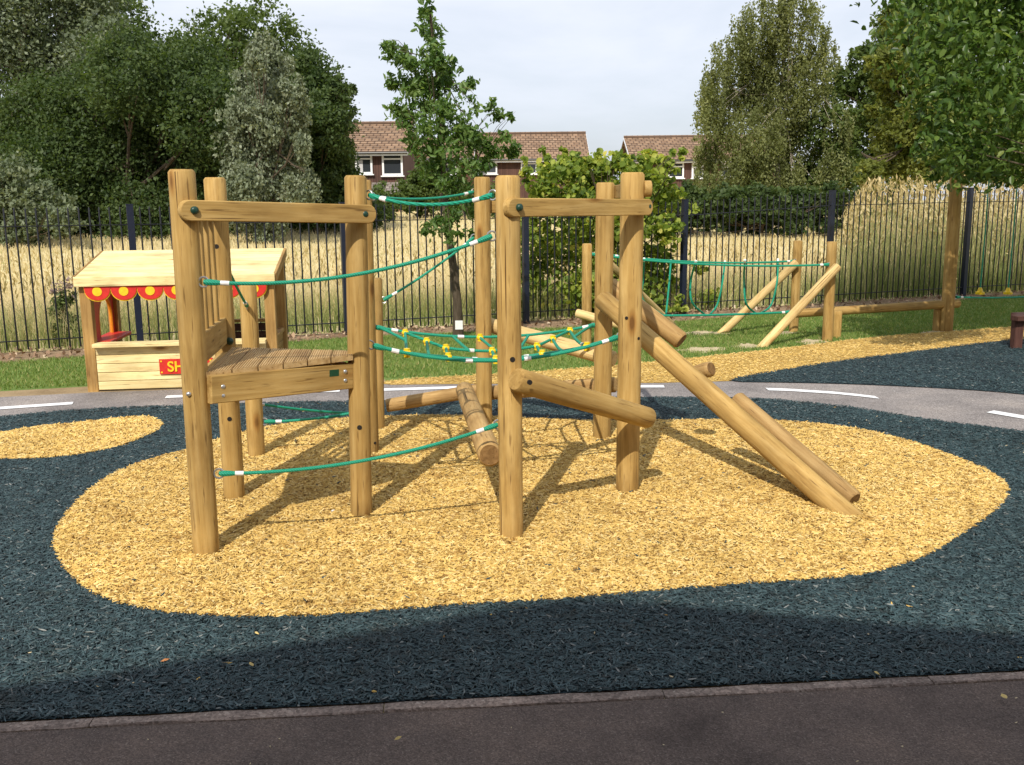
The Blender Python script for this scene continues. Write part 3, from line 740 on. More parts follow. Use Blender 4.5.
# rope net between D/E and I/J
n00, n10 = at(373, 345.5, DY+.06), at(618, 337, IY+.03)
n01, n11 = at(375, 327, EY+.03), at(597, 324.5, JY+.0)
def nv(u, v):
    p = n00.lerp(n10, u).lerp(n01.lerp(n11, u), v); p.z -= (.105-.03*v)*4*u*(1-u)+.05*math.sin(math.pi*v)*4*u*(1-u); return p
def strand(b, uv, n=10, r=.0095):
    pts = []
    for (a, c) in zip(uv[:-1], uv[1:]):
        for i in range(n): pts.append(nv(a[0]+(c[0]-a[0])*i/n, a[1]+(c[1]-a[1])*i/n))
    pts.append(nv(*uv[-1])); b.tube(pts, r, 7)
nb_ = MB()
S_ = [[(0, 1), (1, 1)], [(0, 0), (1, 0)],
      [(0.13, .97), (.30, .68), (.5, .66), (.7, .68), (.87, .97)], [(0.13, .03), (.30, .33), (.5, .32), (.7, .33), (.87, .03)],
      [(.13, .98), (.13, .02)], [(.87, .98), (.87, .02)], [(.30, .68), (.30, .33)], [(.70, .68), (.70, .33)],
      [(0, .015), (.13, .06), (.5, .05), (.87, .06), (1, .015)], [(.22, .80), (.22, .2)], [(.78, .80), (.78, .2)], [(.40, .66), (.34, .99)], [(.62, .66), (.68, .99)], [(.40, .33), (.34, .02)], [(.62, .33), (.68, .02)], [(.46, .99), (.52, .66)], [(.50, .66), (.50, .32)], [(.46, .32), (.52, .01)], [(.02, 1), (.13, .7)], [(.98, 1), (.87, .7)]]
for s in S_: strand(nb_, s)
net = nb_.build('rope_net', M_ROPE, cf)
for (u, v) in [(.13, .97), (.13, .04), (.30, .68), (.30, .33), (.46, .99), (.50, .66), (.50, .32), (.51, .02), (.70, .68), (.70, .33), (.87, .96), (.87, .04), (.22, .8), (.78, .8)]:
    b = MB(); p = nv(u, v); b.sphere(p, .021, 10, 7, (1.15, 1.0, .95)); b.tube([p-Vector((0, .0, .024)), p+Vector((0, 0, .024))], .0165, 9); b.build('connector', M_YEL, net)
for (u, v, du, dv) in [(.07, 1, .04, 0), (.07, 0, .04, 0), (.93, 1, .04, 0), (.93, 0, .04, 0), (.36, 1, .04, 0), (.58, 1, .04, 0), (.40, .67, .03, 0), (.40, .33, .03, 0), (.60, .67, .03, 0), (.62, .33, .03, 0), (.36, 0, .04, 0), (.60, 0, .04, 0), (.13, .2, 0, .05), (.87, .22, 0, .05)]:
    b = MB(); b.tube([nv(u, v), nv(u+du*.7, v+dv)], .0125, 9); b.build('sleeve', M_WHITE, net)
for (u, v, s) in ((0, 0, 1), (0, 1, 1), (1, 0, -1), (1, 1, -1)):
    p = nv(u, v); q = nv(u+.05*s, v); b = MB(); b.tube([p, p.lerp(q, .3), p.lerp(q, .7), q], [.013, .017, .014, .009], 8); b.build('splice', M_ROPE, net)
    d = (q-p).normalized(); up_ = Vector((0, 0, 1)); b = MB(); b.tube([p-d*.012+(d*math.cos(t)+up_*math.sin(t))*.022 for t in [2*math.pi*z/12 for z in range(13)]], .0045, 6, False); b.build('eyelet', M_STEEL, net)

# ================================================================== PLAY SHOP HUT
hFL, hFR = G(95, 391.5), None
hdir = Vector((1.7, .2, 0)).normalized(); hback = Vector((-hdir.y, hdir.x, 0)); HW, HD = 1.57, .78
hut = empty('play_shop', hFL, 'small pale timber play shop with sloping roof and red scalloped awning', 'playhouse')
Hm = Matrix((hdir, hback, Vector((0, 0, 1)))).transposed().to_4x4(); Hm.translation = hFL
def hp(x, y, z): return Hm @ Vector((x, y, z))
def hbox(name, c, s, mat, parent=None, axis='x', smooth=35):
    """box with its grain (local Z) along hut axis"""
    c = Vector(c); s = Vector(s)
    if axis == 'x': a, b_, u, h, th = c-Vector((s.x/2, 0, 0)), c+Vector((s.x/2, 0, 0)), Vector((0, 0, 1)), s.z, s.y
    elif axis == 'y': a, b_, u, h, th = c-Vector((0, s.y/2, 0)), c+Vector((0, s.y/2, 0)), Vector((0, 0, 1)), s.z, s.x
    else: a, b_, u, h, th = c-Vector((0, 0, s.z/2)), c+Vector((0, 0, s.z/2)), Vector((1, 0, 0)), s.x, s.y
    return board(name, Hm @ a, Hm @ b_, h, th, mat, parent or hut, rounded=False, up=Hm.to_3x3() @ u)
zf, zb = 1.0, 1.16
for x in (0, HW): hbox('post', (x, 0, zf/2-.02), (.092, .092, zf+.03), M_HUTPOST, axis='z'); hbox('post', (x, HD, zb/2-.02), (.092, .092, zb), M_HUTPOST, axis='z')
# cladding boards of the front
zb0 = .02
for i in range(5):
    h = .074; hbox('cladding_board', (HW/2, -.035, zb0+h/2+i*(h+.004)), (HW-.1, .022, h), M_HUT)
hbox('counter', (HW/2, -.04, zb0+5*.078+.012), (HW-.09, .17, .032), M_HUT)
# sides (lower)
for i in range(5):
    for x in (HW-.0,): hbox('cladding_board', (x, HD/2, zb0+.037+i*.078), (.022, HD-.1, .074), M_HUTPOST, axis='y')
hbox('side_rail', (HW, HD/2, .43), (.06, HD-.1, .035), M_HUTPOST, axis='y')
# back: low wall on the right half
for i in range(6): hbox('cladding_board', (HW*.73, HD+.01, zb0+.04+i*.078), (HW*.5, .022, .074), M_BENCH)
hbox('back_rail', (HW*.73, HD, .515), (HW*.5, .06, .03), M_HUTPOST)
# left arch panel
ap = []; Lp = HD-.1
out = [(0, 0), (Lp, 0), (Lp, .9), (0, .9)]
b = MB(); arch = [(.22+.0, .42)]+[(.42-.2*math.cos(t), .62+.18*math.sin(t)) for t in [math.pi*i/12 for i in range(13)]]+[(.62, .42)]
arch = [(.22, .42)]+[(.42-.2*math.cos(math.pi*i/12), .60+.2*math.sin(math.pi*i/12)) for i in range(13)]+[(.62, .42)]
def hpan(y, z, x=0): return hp(x, .05+y, z)
for xx in (-.012, .012):
    vs = [hpan(0, .42, xx), hpan(0, .9, xx), hpan(Lp, .98, xx), hpan(Lp, .42, xx)]+[hpan(p[0], p[1], xx) for p in arch]
    n = len(arch); fs = [(0, 1, 4+n//2-1, *range(4+n//2-2, 3, -1)) , (1, 2, 4+n//2, 4+n//2-1), (2, 3, *range(4+n-1, 4+n//2-1, -1))]
    b.add(vs, fs)
b.build('arch_panel', M_RED, hut, smooth=0)
b = MB(); b.tube([hpan(p[0], p[1]) for p in arch], .016, 8); b.build('arch_trim', M_ORANGE, hut)
for i in range(5): hbox('cladding_board', (0, HD/2, zb0+.037+i*.078), (.022, HD-.1, .074), M_HUTPOST, axis='y')
hbox('side_shelf', (.06, HD/2, .43), (.2, HD-.1, .03), M_RED, axis='y')
# roof boards
ov = .035; nR = 8; y0, y1 = -.085, HD+.03; slope = .205
zr = lambda y: 1.012+slope*(y-y0)
for i in range(nR):
    a, c = y0+(y1-y0)*i/nR+.0015, y0+(y1-y0)*(i+1)/nR-.0015; ym = (a+c)/2
    board('roof_board', hp(-ov-.02, ym, zr(ym)), hp(HW+ov+.02, ym, zr(ym)), c-a, .03, M_HUT, hut, rounded=False, up=(Hm.to_3x3() @ Vector((0, 1, slope))).normalized())
hbox('fascia', (HW/2, y0-.012, zr(y0)-.030), (HW+2*ov+.06, .024, .085), M_HUT)
for x in (-ov-.032, HW+ov+.032): board('barge_board', hp(x, y0, zr(y0)-.025), hp(x, y1, zr(y1)-.025), .08, .022, M_HUTPOST, hut, rounded=False)
# scalloped valance
ns = 7; vw = HW-.02; sw = vw/ns; zt = zf-.02; x0 = .01
def scallop(gr):
    pts = [(x0-gr, zt)]
    for i in range(ns):
        for q in range(13):
            t = math.pi*q/12; pts.append((x0+sw*(i+.5)-(sw/2-max(-gr, 0)*.8)*math.cos(t), zt-.062-gr*.7-.102*math.sin(t)**.9))
    pts.append((x0+vw+gr, zt)); return pts
Hv = Hm @ Matrix(((1, 0, 0, 0), (0, 0, 1, 0), (0, 1, 0, 0), (0, 0, 0, 1)))
b = MB(); b.prism(scallop(.012), -.082, -.066, Hv); val = b.build('valance_trim', M_SIGNY, hut, smooth=0)
b = MB(); b.prism(scallop(-.004), -.090, -.0825, Hv); b.build('valance', M_RED, hut, smooth=0)
def dot(x, z, r, y=-.094):
    b = MB(); b.prism([(x+r*math.cos(2*math.pi*q/16), z+r*math.sin(2*math.pi*q/16)) for q in range(16)], y, y+.006, Hv); return b
for i in range(ns): dot(x0+sw*(i+.5), zt-.085, .04).build('valance_dot', M_SIGNY, hut, smooth=0)
for i in range(1, ns): dot(x0+sw*i, zt-.028, .011).build('valance_dot', M_SIGNY, hut, smooth=0)
# SHOP sign
sx, sz, sw_, sh = HW/2+.03, .215, .46, .135
b = MB(); b.prism([(sx-sw_/2, sz-sh/2), (sx+sw_/2, sz-sh/2), (sx+sw_/2, sz+sh/2), (sx-sw_/2, sz+sh/2)], -.062, -.048, Hv); sign = b.build('shop_sign', M_RED, hut, smooth=0)
def text_mesh(s, size, ext):
    cu = bpy.data.curves.new('lettering', 'FONT'); cu.body = s; cu.size = size; cu.extrude = ext; cu.align_x = 'CENTER'; cu.align_y = 'CENTER'; cu.offset = .0022
    o = bpy.data.objects.new('lettering', cu); COL.objects.link(o); bpy.context.view_layer.update()
    dg = bpy.context.evaluated_depsgraph_get(); me = bpy.data.meshes.new_from_object(o.evaluated_get(dg)); bpy.data.objects.remove(o); return me
me = text_mesh('SHOP', .128, .004); me.materials.clear(); me.materials.append(M_SIGNY)
Mt = Hm @ Matrix.Translation((sx, -.066, sz-.004)) @ Matrix.Rotation(math.pi/2, 4, 'X')
put(bpy.data.objects.new('lettering', me), Mt, sign)
b = MB()
for ux, uz in ((-1, -1), (-1, 1), (1, -1), (1, 1)): b.add([], []); dd = dot(sx+ux*(sw_/2-.018), sz+uz*(sh/2-.018), .008, -.066); k = len(b.v); b.v += dd.v; b.f += [tuple(q+k for q in f) for f in dd.f]
b.build('corner_studs', M_SIGNY, sign, smooth=0)

# ================================================================== ROPE BRIDGE BEHIND
rb_ = empty('rope_bridge', G(715, 335), 'green rope bridge with slanted braced posts on the lawn by the fence', 'rope bridge')
def rpost(base, top, r=.055, mat=M_POST, nm='post'):
    g = G(*base); t = at(top[0], top[1], g.y); d = (t-g).normalized(); log(nm, g-d*.1, t, r, mat, rb_); return g, t
q1, q2 = rpost((793.5, 332), (798, 240.5), .056), rpost((827, 341), (832, 241.5), .06)
q3, q4 = rpost((586.5, 348), (587, 243.5), .056), rpost((605, 341), (606, 243.5), .056)
def brace(b, t, Yt, r=.05):
    g = G(*b); p = at(t[0], t[1], Yt); d = (p-g).normalized(); log('brace', g-d*.12, p, r, M_PALE, rb_)
brace((722, 333), (797, 262), q1[0].y-.11); brace((762, 347), (838, 266), q2[0].y-.12)
brace((672, 325), (607, 262), q4[0].y-.11)
log('cross_log', at(576, 313, q3[0].y-.1), at(640, 330, q3[0].y-.3), .05, M_PALE, rb_)
rope(at(591, 254, q3[0].y), at(829, 264.5, q2[0].y-.05), .06, rb_, .0115)
rope(at(609, 255, q4[0].y), at(795, 261, q1[0].y-.05), .05, rb_, .0115)
fl = at(612, 315, (q3[0].y+q4[0].y)/2); fr = at(790, 312, (q1[0].y+q2[0].y)/2)
rope(fl, fr, .02, rb_, .013)
def hanger(pa, Ya, pm, pb, Yb):
    b = MB(); A_, B_ = at(pa[0], pa[1], Ya), at(pb[0], pb[1], Yb); m_ = [at(x, y, Ya+(Yb-Ya)*.5) for x, y in pm]
    pts = [A_]+m_+[B_]; fine = []
    for i in range(len(pts)-1):
        p_1 = pts[max(i-1, 0)]; p0_, p1_, p2_ = pts[i], pts[i+1], pts[min(i+2, len(pts)-1)]
        for q in range(6):
            t = q/6; fine.append(.5*((2*p0_)+(p1_-p_1)*t+(2*p_1-5*p0_+4*p1_-p2_)*t*t+(-p_1+3*p0_-3*p1_+p2_)*t**3))
    fine.append(pts[-1]); b.tube(fine, .012, 7); o = b.build('hanger_rope', M_ROPE, rb_)
    for p, q in ((A_, fine[2]),): s = MB(); s.tube([p, p+(q-p).normalized()*.05], .015, 8); s.build('sleeve', M_WHITE, o)
YM = 11.2
Yn, Yf_ = q2[0].y, q1[0].y
hanger((644, 258.5), Yn-.2, [(643, 280), (643, 300)], (663, 315), 11.5)
hanger((671, 260), Yf_, [(669, 285)], (666, 315), 11.5)
hanger((696, 261), Yn-.2, [(691, 280), (692, 302)], (706, 315.5), 11.5)
hanger((725, 261), Yf_, [(722, 285), (717, 305)], (709, 315.5), 11.5)
hanger((745, 260), Yn-.2, [(744, 278), (746, 303)], (756, 313.5), 11.5)
hanger((778, 259), Yf_, [(777, 282), (771, 305)], (760, 313.5), 11.5)

# ================================================================== BALANCE BEAM + ROPE TRAVERSE
bbm = empty('balance_beam', G(890, 338), 'low horizontal log balance beam on the lawn, right of the rope bridge', 'balance beam')
Yb1, Yb2 = G(841, 338).y, G(938, 331).y
log('beam', at(794, 313.5, Yb1+.05), at(959, 303.5, Yb2+.0), .052, M_POST, bbm)
for px, t_ in (((836.5, 338), (838, 311)), ((936.5, 331), (938, 308))):
    g = G(*px); log('stub_post', g-Vector((0, 0, .1)), at(t_[0], t_[1], g.y), .05, M_POST, bbm)
trv = empty('rope_traverse', G(944, 331), 'tall log post with hanging green ropes and yellow footholds under the tree', 'rope traverse')
g = G(946, 331.5); tp_ = at(960, 128, g.y); log('post', g-Vector((0, 0, .1)), tp_, .075, M_POST, trv)
g2 = Vector((g.x+2.6, g.y+1.0, 0)); tp2 = g2+Vector((0, 0, 2.35)); log('post', g2-Vector((0, 0, .1)), tp2, .075, M_POST, trv)
h0, h1 = g+Vector((.08, .03, 2.12)), g2+Vector((-.08, -.03, 2.12)); rope(h0, h1, .05, trv, .011)
f0, f1 = at(956, 297, g.y+.03), None; f1 = Vector((g2.x-.08, g2.y-.03, f0.z)); rope(f0, f1, .05, trv, .011)
for px in (980, 1008, 1040, 1080):
    b0 = at(px, 291.5, g.y+.35+(px-980)*.012); t0 = Vector((b0.x, b0.y, 2.08)); b = MB(); b.tube([b0, b0.lerp(t0, .5)+Vector((.008, 0, 0)), t0], .009, 7); o = b.build('hanger_rope', M_ROPE, trv)
    b = MB(); b.tube([b0-Vector((0, 0, .035)), b0-Vector((0, 0, .005)), b0+Vector((0, 0, .0)), b0+Vector((0, 0, .05))], [.055, .055, .035, .02], 12); b.build('foothold', M_YEL, o)

# ================================================================== BENCH (right edge)
gB = G(1023, 349); bn = empty('bench', gB, 'dark brown bench at the right edge of the blue rubber', 'bench')
bt = at(1012, 316, gB.y-.05)
for i in range(3): board('seat_slat', Vector((bt.x+i*.068, bt.y-.05+i*.13, bt.z-.02)), Vector((bt.x+1.5+i*.068, bt.y+.25+i*.13, bt.z-.02)), .115, .055, M_BENCH, bn, rounded=False, up=Vector((-.19, .98, 0)))
for dx in (.08, 1.3):
    for dy in (0, .26):
        p = Vector((bt.x+dx+dy*.5, bt.y+dx*.2+dy, 0)); board('leg', p-Vector((0, 0, .02)), Vector((p.x, p.y, bt.z-.045)), .10, .07, M_BENCH, bn, rounded=False, up=Vector((1, .1, 0)))

# ================================================================== FENCE
fn = empty('fence', (0, fence_y(0), 0), 'black vertical bar railing fence with navy posts along the dry field', 'fence')
H_F = 1.70
fpts = [(-6.5, None), (-4.33, None), (-2.07, None), (.2, None), (2.50, None), (4.94, None), (7.57, None), (10.1, None), (12.6, None)]
fx = [p[0] for p in fpts]
def fz(x): return .0
hh = lambda x: float(np.interp(x, [-6.5, 2.5, 4.94, 7.57, 12.6], [1.62, 1.62, 1.735, 1.765, 1.78]))
for x in fx:
    y = fence_y(x); b = MB(); h = hh(x)+.02; M = Matrix.Translation((x, y, 0)) @ Matrix.Rotation(math.atan(.417), 4, 'Z')
    b.box((0, 0, h/2), (.075, .075, h), M); b.box((0, 0, h+.006), (.082, .082, .012), M); b.build('post', M_FPOST, fn, smooth=0)
for a, c in zip(fx[:-1], fx[1:]):
    b = MB(); p, q = Vector((a, fence_y(a), 0)), Vector((c, fence_y(c), 0)); L = (q-p).length; n = max(2, round(L/.108))
    rot = Matrix.Rotation(math.atan(.417), 4, 'Z')
    for k in range(1, n):
        r_ = p.lerp(q, k/n); h = hh(r_.x); x0_, y0_ = r_.x+random.uniform(-.002, .002), r_.y
        b.tube([(x0_, y0_, .06), (x0_+random.uniform(-.004, .004), y0_, h-.02), (x0_, y0_, h)], [.0095, .0095, .004], 8)
    for z in (.16, None):
        zz = [(z if z else hh(v.x)-.20) for v in (p, q)]
        d = (q-p).normalized()
        M, ln = frame(p+d*.037+Vector((0, 0, zz[0])), q-d*.037+Vector((0, 0, zz[1])), Vector((0, 0, 1))); b.box((0, 0, ln/2), (.010, .04, ln), M)
    b.build('railing_panel', M_FENCE, fn, smooth=50)
#@@HOUSES
# ================================================================== HOUSES
def tilemat(name, c, sc):
    m, nt, b = newmat(name); v = coords(nt, rnd=False)
    br = nd(nt, 'ShaderNodeTexBrick'); nt.links.new(v, br.inputs['Vector']); br.inputs['Scale'].default_value = sc
    br.inputs['Color1'].default_value = (*c, 1); br.inputs['Color2'].default_value = (c[0]*.68, c[1]*.64, c[2]*.62, 1); br.inputs['Mortar'].default_value = (c[0]*.33, c[1]*.3, c[2]*.3, 1)
    br.inputs['Mortar Size'].default_value = .035; br.inputs['Brick Width'].default_value = .33; br.inputs['Row Height'].default_value = .34
    n = noise(nt, v, 1.5, 3); col = mix(nt, 1.0, br.outputs['Color'], ramp(nt, n, [(.3, (.8, .8, .8)), (.7, (1.15, 1.12, 1.1))]), 'MULTIPLY')
    nt.links.new(col, b.inputs['Base Color']); b.inputs['Roughness'].default_value = .85; bump(nt, b, br.outputs['Fac'], -.6, .04); return m
M_TILE = tilemat('roof_tiles', (.33, .225, .145), .8); M_HANG = tilemat('hung_tiles', (.11, .055, .040), 2.2)
M_BRICK = tilemat('house_brick', (.25, .12, .075), 4.0); M_GREYT = tilemat('grey_roof', (.25, .225, .20), 1.2)
def glassmat():
    m, nt, b = newmat('window_glass'); b.inputs['Base Color'].default_value = (.03, .035, .042, 1); b.inputs['Roughness'].default_value = .08; b.inputs['Specular IOR Level'].default_value = .7; return m
M_GLASS = glassmat(); M_CURT = plain('curtain', (.45, .45, .46), .9)
def house(label, Y, xl, xr, y_ridge, y_eave, wall, wins, yaw=0, dpt=8.0, lean=None):
    """xl/xr: eave ends in px; roof slope faces the camera"""
    E0, E1 = at(xl, y_eave, Y), at(xr, y_eave, Y); ez = (E0.z+E1.z)/2
    rd = dpt/2; Rz = at((xl+xr)/2, y_ridge, Y+rd).z
    W = E1.x-E0.x; base = Vector((E0.x, Y, 0)); root = empty('house', base, label, 'house', 'houses beyond the field')
    M = Matrix.Translation(base) @ Matrix.Rotation(yaw, 4, 'Z')
    # walls: gabled box, front wall pierced by recessed windows drawn as proud frames
    b = MB(); prof = [(0.25, 0), (0.25, ez-.02), (rd, Rz-.22), (dpt-.25, ez-.02), (dpt-.25, 0)]
    n = len(prof); vs = [(.02, y, z) for y, z in prof]+[(W-.02, y, z) for y, z in prof]
    b.add(vs, [tuple(range(n)), tuple(range(2*n-1, n-1, -1))]+[((k+1) % n, k, n+k, n+(k+1) % n) for k in range(n)])
    b.build('wall', wall, root, W=M, smooth=0)
    # roof: two pitched slabs, local XY in roof plane for the tile texture
    ov = .28; sl = math.hypot(rd+ov, (Rz-ez)*(rd+ov)/rd); ang = math.atan2(Rz-ez, rd)
    for s in (0, 1):
        if s == 0: Mr = M @ Matrix.Translation((-ov, -ov, ez-(Rz-ez)*ov/rd)) @ Matrix.Rotation(ang, 4, 'X')
        else: Mr = M @ Matrix.Translation((W+ov, dpt+ov, ez-(Rz-ez)*ov/rd)) @ Matrix.Rotation(math.pi, 4, 'Z') @ Matrix.Rotation(ang, 4, 'X')
        b = MB(); nc = 14
        for k in range(nc):
            y0_, y1_ = sl*k/nc, sl*(k+1)/nc
            b.add([(0, y0_, .05), (W+2*ov, y0_, .05), (W+2*ov, y1_+.02, .012), (0, y1_+.02, .012), (0, y0_, 0), (W+2*ov, y0_, 0)], [(0, 1, 2, 3), (4, 5, 1, 0)])
        b.box(((W+2*ov)/2, sl/2, -.05), (W+2*ov-.01, sl, .1)); b.build('roof', M_TILE, root, W=Mr, smooth=0)
    b = MB(); b.tube([M @ Vector((-ov, rd, Rz+.05)), M @ Vector((W+ov, rd, Rz+.05))], .12, 8); b.build('ridge_tiles', M_TILE, root)
    b = MB(); b.box((W/2, -ov+.04, ez-(Rz-ez)*ov/rd-.10), (W+2*ov, .03, .2)); fo = b.build('fascia', M_WPAINT, root, W=M, smooth=0)
    b = MB(); b.tube([M @ Vector((-ov, -ov-.05, ez-.17)), M @ Vector((W+ov, -ov-.05, ez-.17))], .06, 8); b.build('gutter', plainc['gut'], root)
    for xx in (-ov-.012, W+ov+.012):
        b = MB(); zl = ez-(Rz-ez)*ov/rd
        vs = [(xx-.02, -ov, zl-.16), (xx-.02, -ov, zl+.02), (xx-.02, rd, Rz+.02), (xx-.02, rd, Rz-.16)]; vs += [(x+.03, y, z) for x, y, z in vs]
        b.add(vs, [(0, 1, 2, 3), (7, 6, 5, 4), (0, 4, 5, 1), (1, 5, 6, 2), (2, 6, 7, 3), (3, 7, 4, 0)]); b.build('barge_board', M_WPAINT, root, W=M, smooth=0)
    for (x0, x1, y0, y1, curtain) in wins:
        a, c = at(x0, y1, Y), at(x1, y0, Y); ax, cx = a.x-base.x, c.x-base.x; w_, h_ = cx-ax, c.z-a.z; f = .11
        m = MB(); yf = .20
        for (qx0, qx1, qz0, qz1) in ((ax, cx, a.z, a.z+f), (ax, cx, c.z-f, c.z), (ax, ax+f, a.z+f, c.z-f), (cx-f, cx, a.z+f, c.z-f), (ax+f, cx-f, a.z+h_*.68, a.z+h_*.68+f*.8)):
            m.box(((qx0+qx1)/2, yf, (qz0+qz1)/2), (qx1-qx0, .12, qz1-qz0))
        if w_ > 1.5: m.box(((ax+cx)/2, yf, a.z+h_*.34), (f*.8, .11, h_*.66))
        fr = m.build('window', M_WPAINT, root, W=M, smooth=0)
        m = MB(); m.box(((ax+cx)/2, .22, a.z+h_/2), (w_-.02, .03, h_-.02)); m.build('pane', M_GLASS, fr, W=M, smooth=0)
        m = MB(); m.box(((ax+cx)/2, .16, a.z-.04), (w_+.16, .2, .07)); m.build('sill', M_WPAINT, fr, W=M, smooth=0)
        if curtain:
            m = MB(); m.box((ax+w_*.3, .20, a.z+h_*.35), (w_*.28, .02, h_*.6)); m.build('curtain', M_CURT, fr, W=M, smooth=0)
    if lean:
        x0, x1, y0, y1 = lean; a, c = at(x0, y1, Y-1.5), at(x1, y0, Y); b = MB()
        ax, cx = a.x-base.x, c.x-base.x
        vs = [(ax, -1.7, a.z), (cx, -1.7, a.z), (cx, .25, c.z), (ax, .25, c.z)]; vs2 = [(x, y, z-.12) for x, y, z in vs]
        b.add(vs+vs2, [(0, 1, 2, 3), (7, 6, 5, 4), (0, 4, 5, 1), (1, 5, 6, 2), (2, 6, 7, 3), (3, 7, 4, 0)]); b.build('porch_roof', M_GREYT, root, W=M, smooth=0)
        b = MB(); b.box(((ax+cx)/2, -.7, a.z/2-.1), (cx-ax-.3, 1.7, a.z-.15)); b.build('porch_wall', M_BRICK, root, W=M, smooth=0)
    return root
plainc = {'gut': plain('gutter_black', (.03, .03, .03), .4)}
house('brown tile hung house left of the young oak, grey porch roof below its upstairs windows', 56, 290, 403, 124.5, 150.5, M_HANG, [(355, 371.5, 152.5, 174, True), (382, 402, 152, 175.5, False), (318, 336, 152.5, 174, True)], lean=(290, 406, 182, 198))
house('pinkish brown roofed low house mostly hidden behind the young oak', 68, 409, 470, 140, 157, M_BRICK, [(440, 456, 160, 176, False)])
house('long brown roofed house between the young oak and the yellow green bush', 74, 478, 586, 134, 157.5, M_HANG, [(480, 497, 159.5, 174, False), (521, 537, 159.5, 174, True), (560, 568, 160, 174, False), (577, 584, 161, 174, False)])
house('brown roofed house behind the bush with white verge boards, left of the birch', 70, 634, 790, 137, 158, M_HANG, [(668, 684.5, 162, 178, False), (692, 704, 163, 178, True), (722, 742, 163, 178, False)])
house('pale house glimpsed through the leaves at the far left', 62, -60, 40, 120, 140, M_BRICK, [(8, 20, 148, 164, False), (-20, -4, 148, 164, True)])

# building behind the photographer (casts the shade over the foreground)
def shade_pt(px, py, Yw):
    p = G(px, py); L = (p.y-Yw)/math.cos(SUN_AZ); return (p.x-L*math.sin(SUN_AZ), L*math.tan(SUN_EL))
Yw = -1.5
prof = [shade_pt(*q, Yw) for q in ((0, 690), (110, 676), (260, 652), (400, 630), (540, 605), (580, 602), (660, 606), (800, 619), (1024, 637))]
sl = (prof[2][1]-prof[0][1])/(prof[2][0]-prof[0][0]); sr_ = (prof[-1][1]-prof[-4][1])/(prof[-1][0]-prof[-4][0])
pk = max(prof, key=lambda p: p[1])
prof = [(-7.5, max(2.6, prof[0][1]+sl*(-7.5-prof[0][0])))]+prof+[(7.5, max(2.6, prof[-1][1]+sr_*(7.5-prof[-1][0])))]
sb = empty('school_building', (pk[0], Yw-4, 0), 'brick school building with a gabled tile roof behind the photographer', 'building')
poly = [(prof[0][0], 0)]+[(x, z-.16) for x, z in prof]+[(prof[-1][0], 0)]
Mw = Matrix(((1, 0, 0, 0), (0, 0, 1, 0), (0, 1, 0, 0), (0, 0, 0, 1)))
b = MB(); b.prism([(x, z) for x, z in poly], Yw-9, Yw-.05, Mw); b.build('wall', M_BRICK, sb, smooth=0)
b = MB()
for (x0, z0), (x1, z1) in zip(prof[:-1], prof[1:]):
    b.add([(x0, Yw-9.2, z0-.14), (x1, Yw-9.2, z1-.14), (x1, Yw, z1-.14), (x0, Yw, z0-.14), (x0, Yw-9.2, z0), (x1, Yw-9.2, z1), (x1, Yw, z1), (x0, Yw, z0)],
          [(3, 2, 1, 0), (4, 5, 6, 7), (0, 1, 5, 4), (2, 3, 7, 6)])
b.build('roof', M_TILE, sb, smooth=0)
for x in (-4, 1.2):
    m = MB(); m.box((x, Yw, 1.6), (1.6, .1, 1.3)); w = m.build('window', M_WPAINT, sb, smooth=0)
    m = MB(); m.box((x, Yw+.03, 1.6), (1.4, .08, 1.1)); m.build('pane', M_GLASS, w, smooth=0)

# ================================================================== TREES
M_DKLEAF = leafmat('dark_leaf', [(0, (.028, .055, .016)), (.5, (.068, .108, .034)), (1, (.13, .18, .062))], .45)
M_MDLEAF = leafmat('mid_leaf', [(0, (.045, .078, .019)), (.5, (.092, .138, .036)), (1, (.155, .21, .062))], .45)
M_SVLEAF = leafmat('silver_leaf', [(0, (.08, .105, .06)), (.5, (.18, .215, .135)), (1, (.35, .39, .29))], .32)
M_GRYLEAF = leafmat('grey_green_leaf', [(0, (.065, .092, .046)), (.5, (.135, .17, .095)), (1, (.26, .30, .20))], .35)
M_OAKLEAF = leafmat('oak_leaf', [(0, (.05, .11, .026)), (.5, (.115, .20, .05)), (1, (.23, .32, .11))], .46, .4)
M_YGLEAF = leafmat('yellow_green_leaf', [(0, (.07, .125, .022)), (.45, (.19, .27, .045)), (.8, (.40, .45, .08)), (1, (.64, .58, .15))], .48)
M_BILEAF = leafmat('birch_leaf', [(0, (.095, .118, .04)), (.5, (.18, .205, .075)), (1, (.28, .30, .13))], .48)
M_NRLEAF = leafmat('broad_leaf', [(0, (.025, .06, .012)), (.45, (.068, .13, .026)), (.85, (.16, .24, .05)), (1, (.30, .35, .10))], .45, .4, .4)
M_OLLEAF = leafmat('olive_leaf', [(0, (.07, .09, .018)), (.5, (.15, .18, .038)), (1, (.28, .30, .075))], .45)
def gb(x, Y): p = at(x, 230, Y); return (p.x, Y, 0)
GT = 'trees beyond the fence'
tree('poplar_tree', 'silvery poplar with a bare leaning trunk at the far left edge', 'tree', gb(-5, 36), px_blobs([(5, 15, 42), (20, 45, 34), (45, 85, 26), (60, 25, 44), (105, 50, 34), (35, 65, 30), (-45, 50, 60), (140, 60, 22), (80, 70, 30), (-60, 120, 45), (30, -25, 50), (90, -20, 40), (-30, 150, 40)], 36, 1.5), M_GRYLEAF, 46000, .16, GT, trunk_r=.16, top=tuple(at(22, 40, 36)), limb_k=.16, limb_n=9, shell=.35)
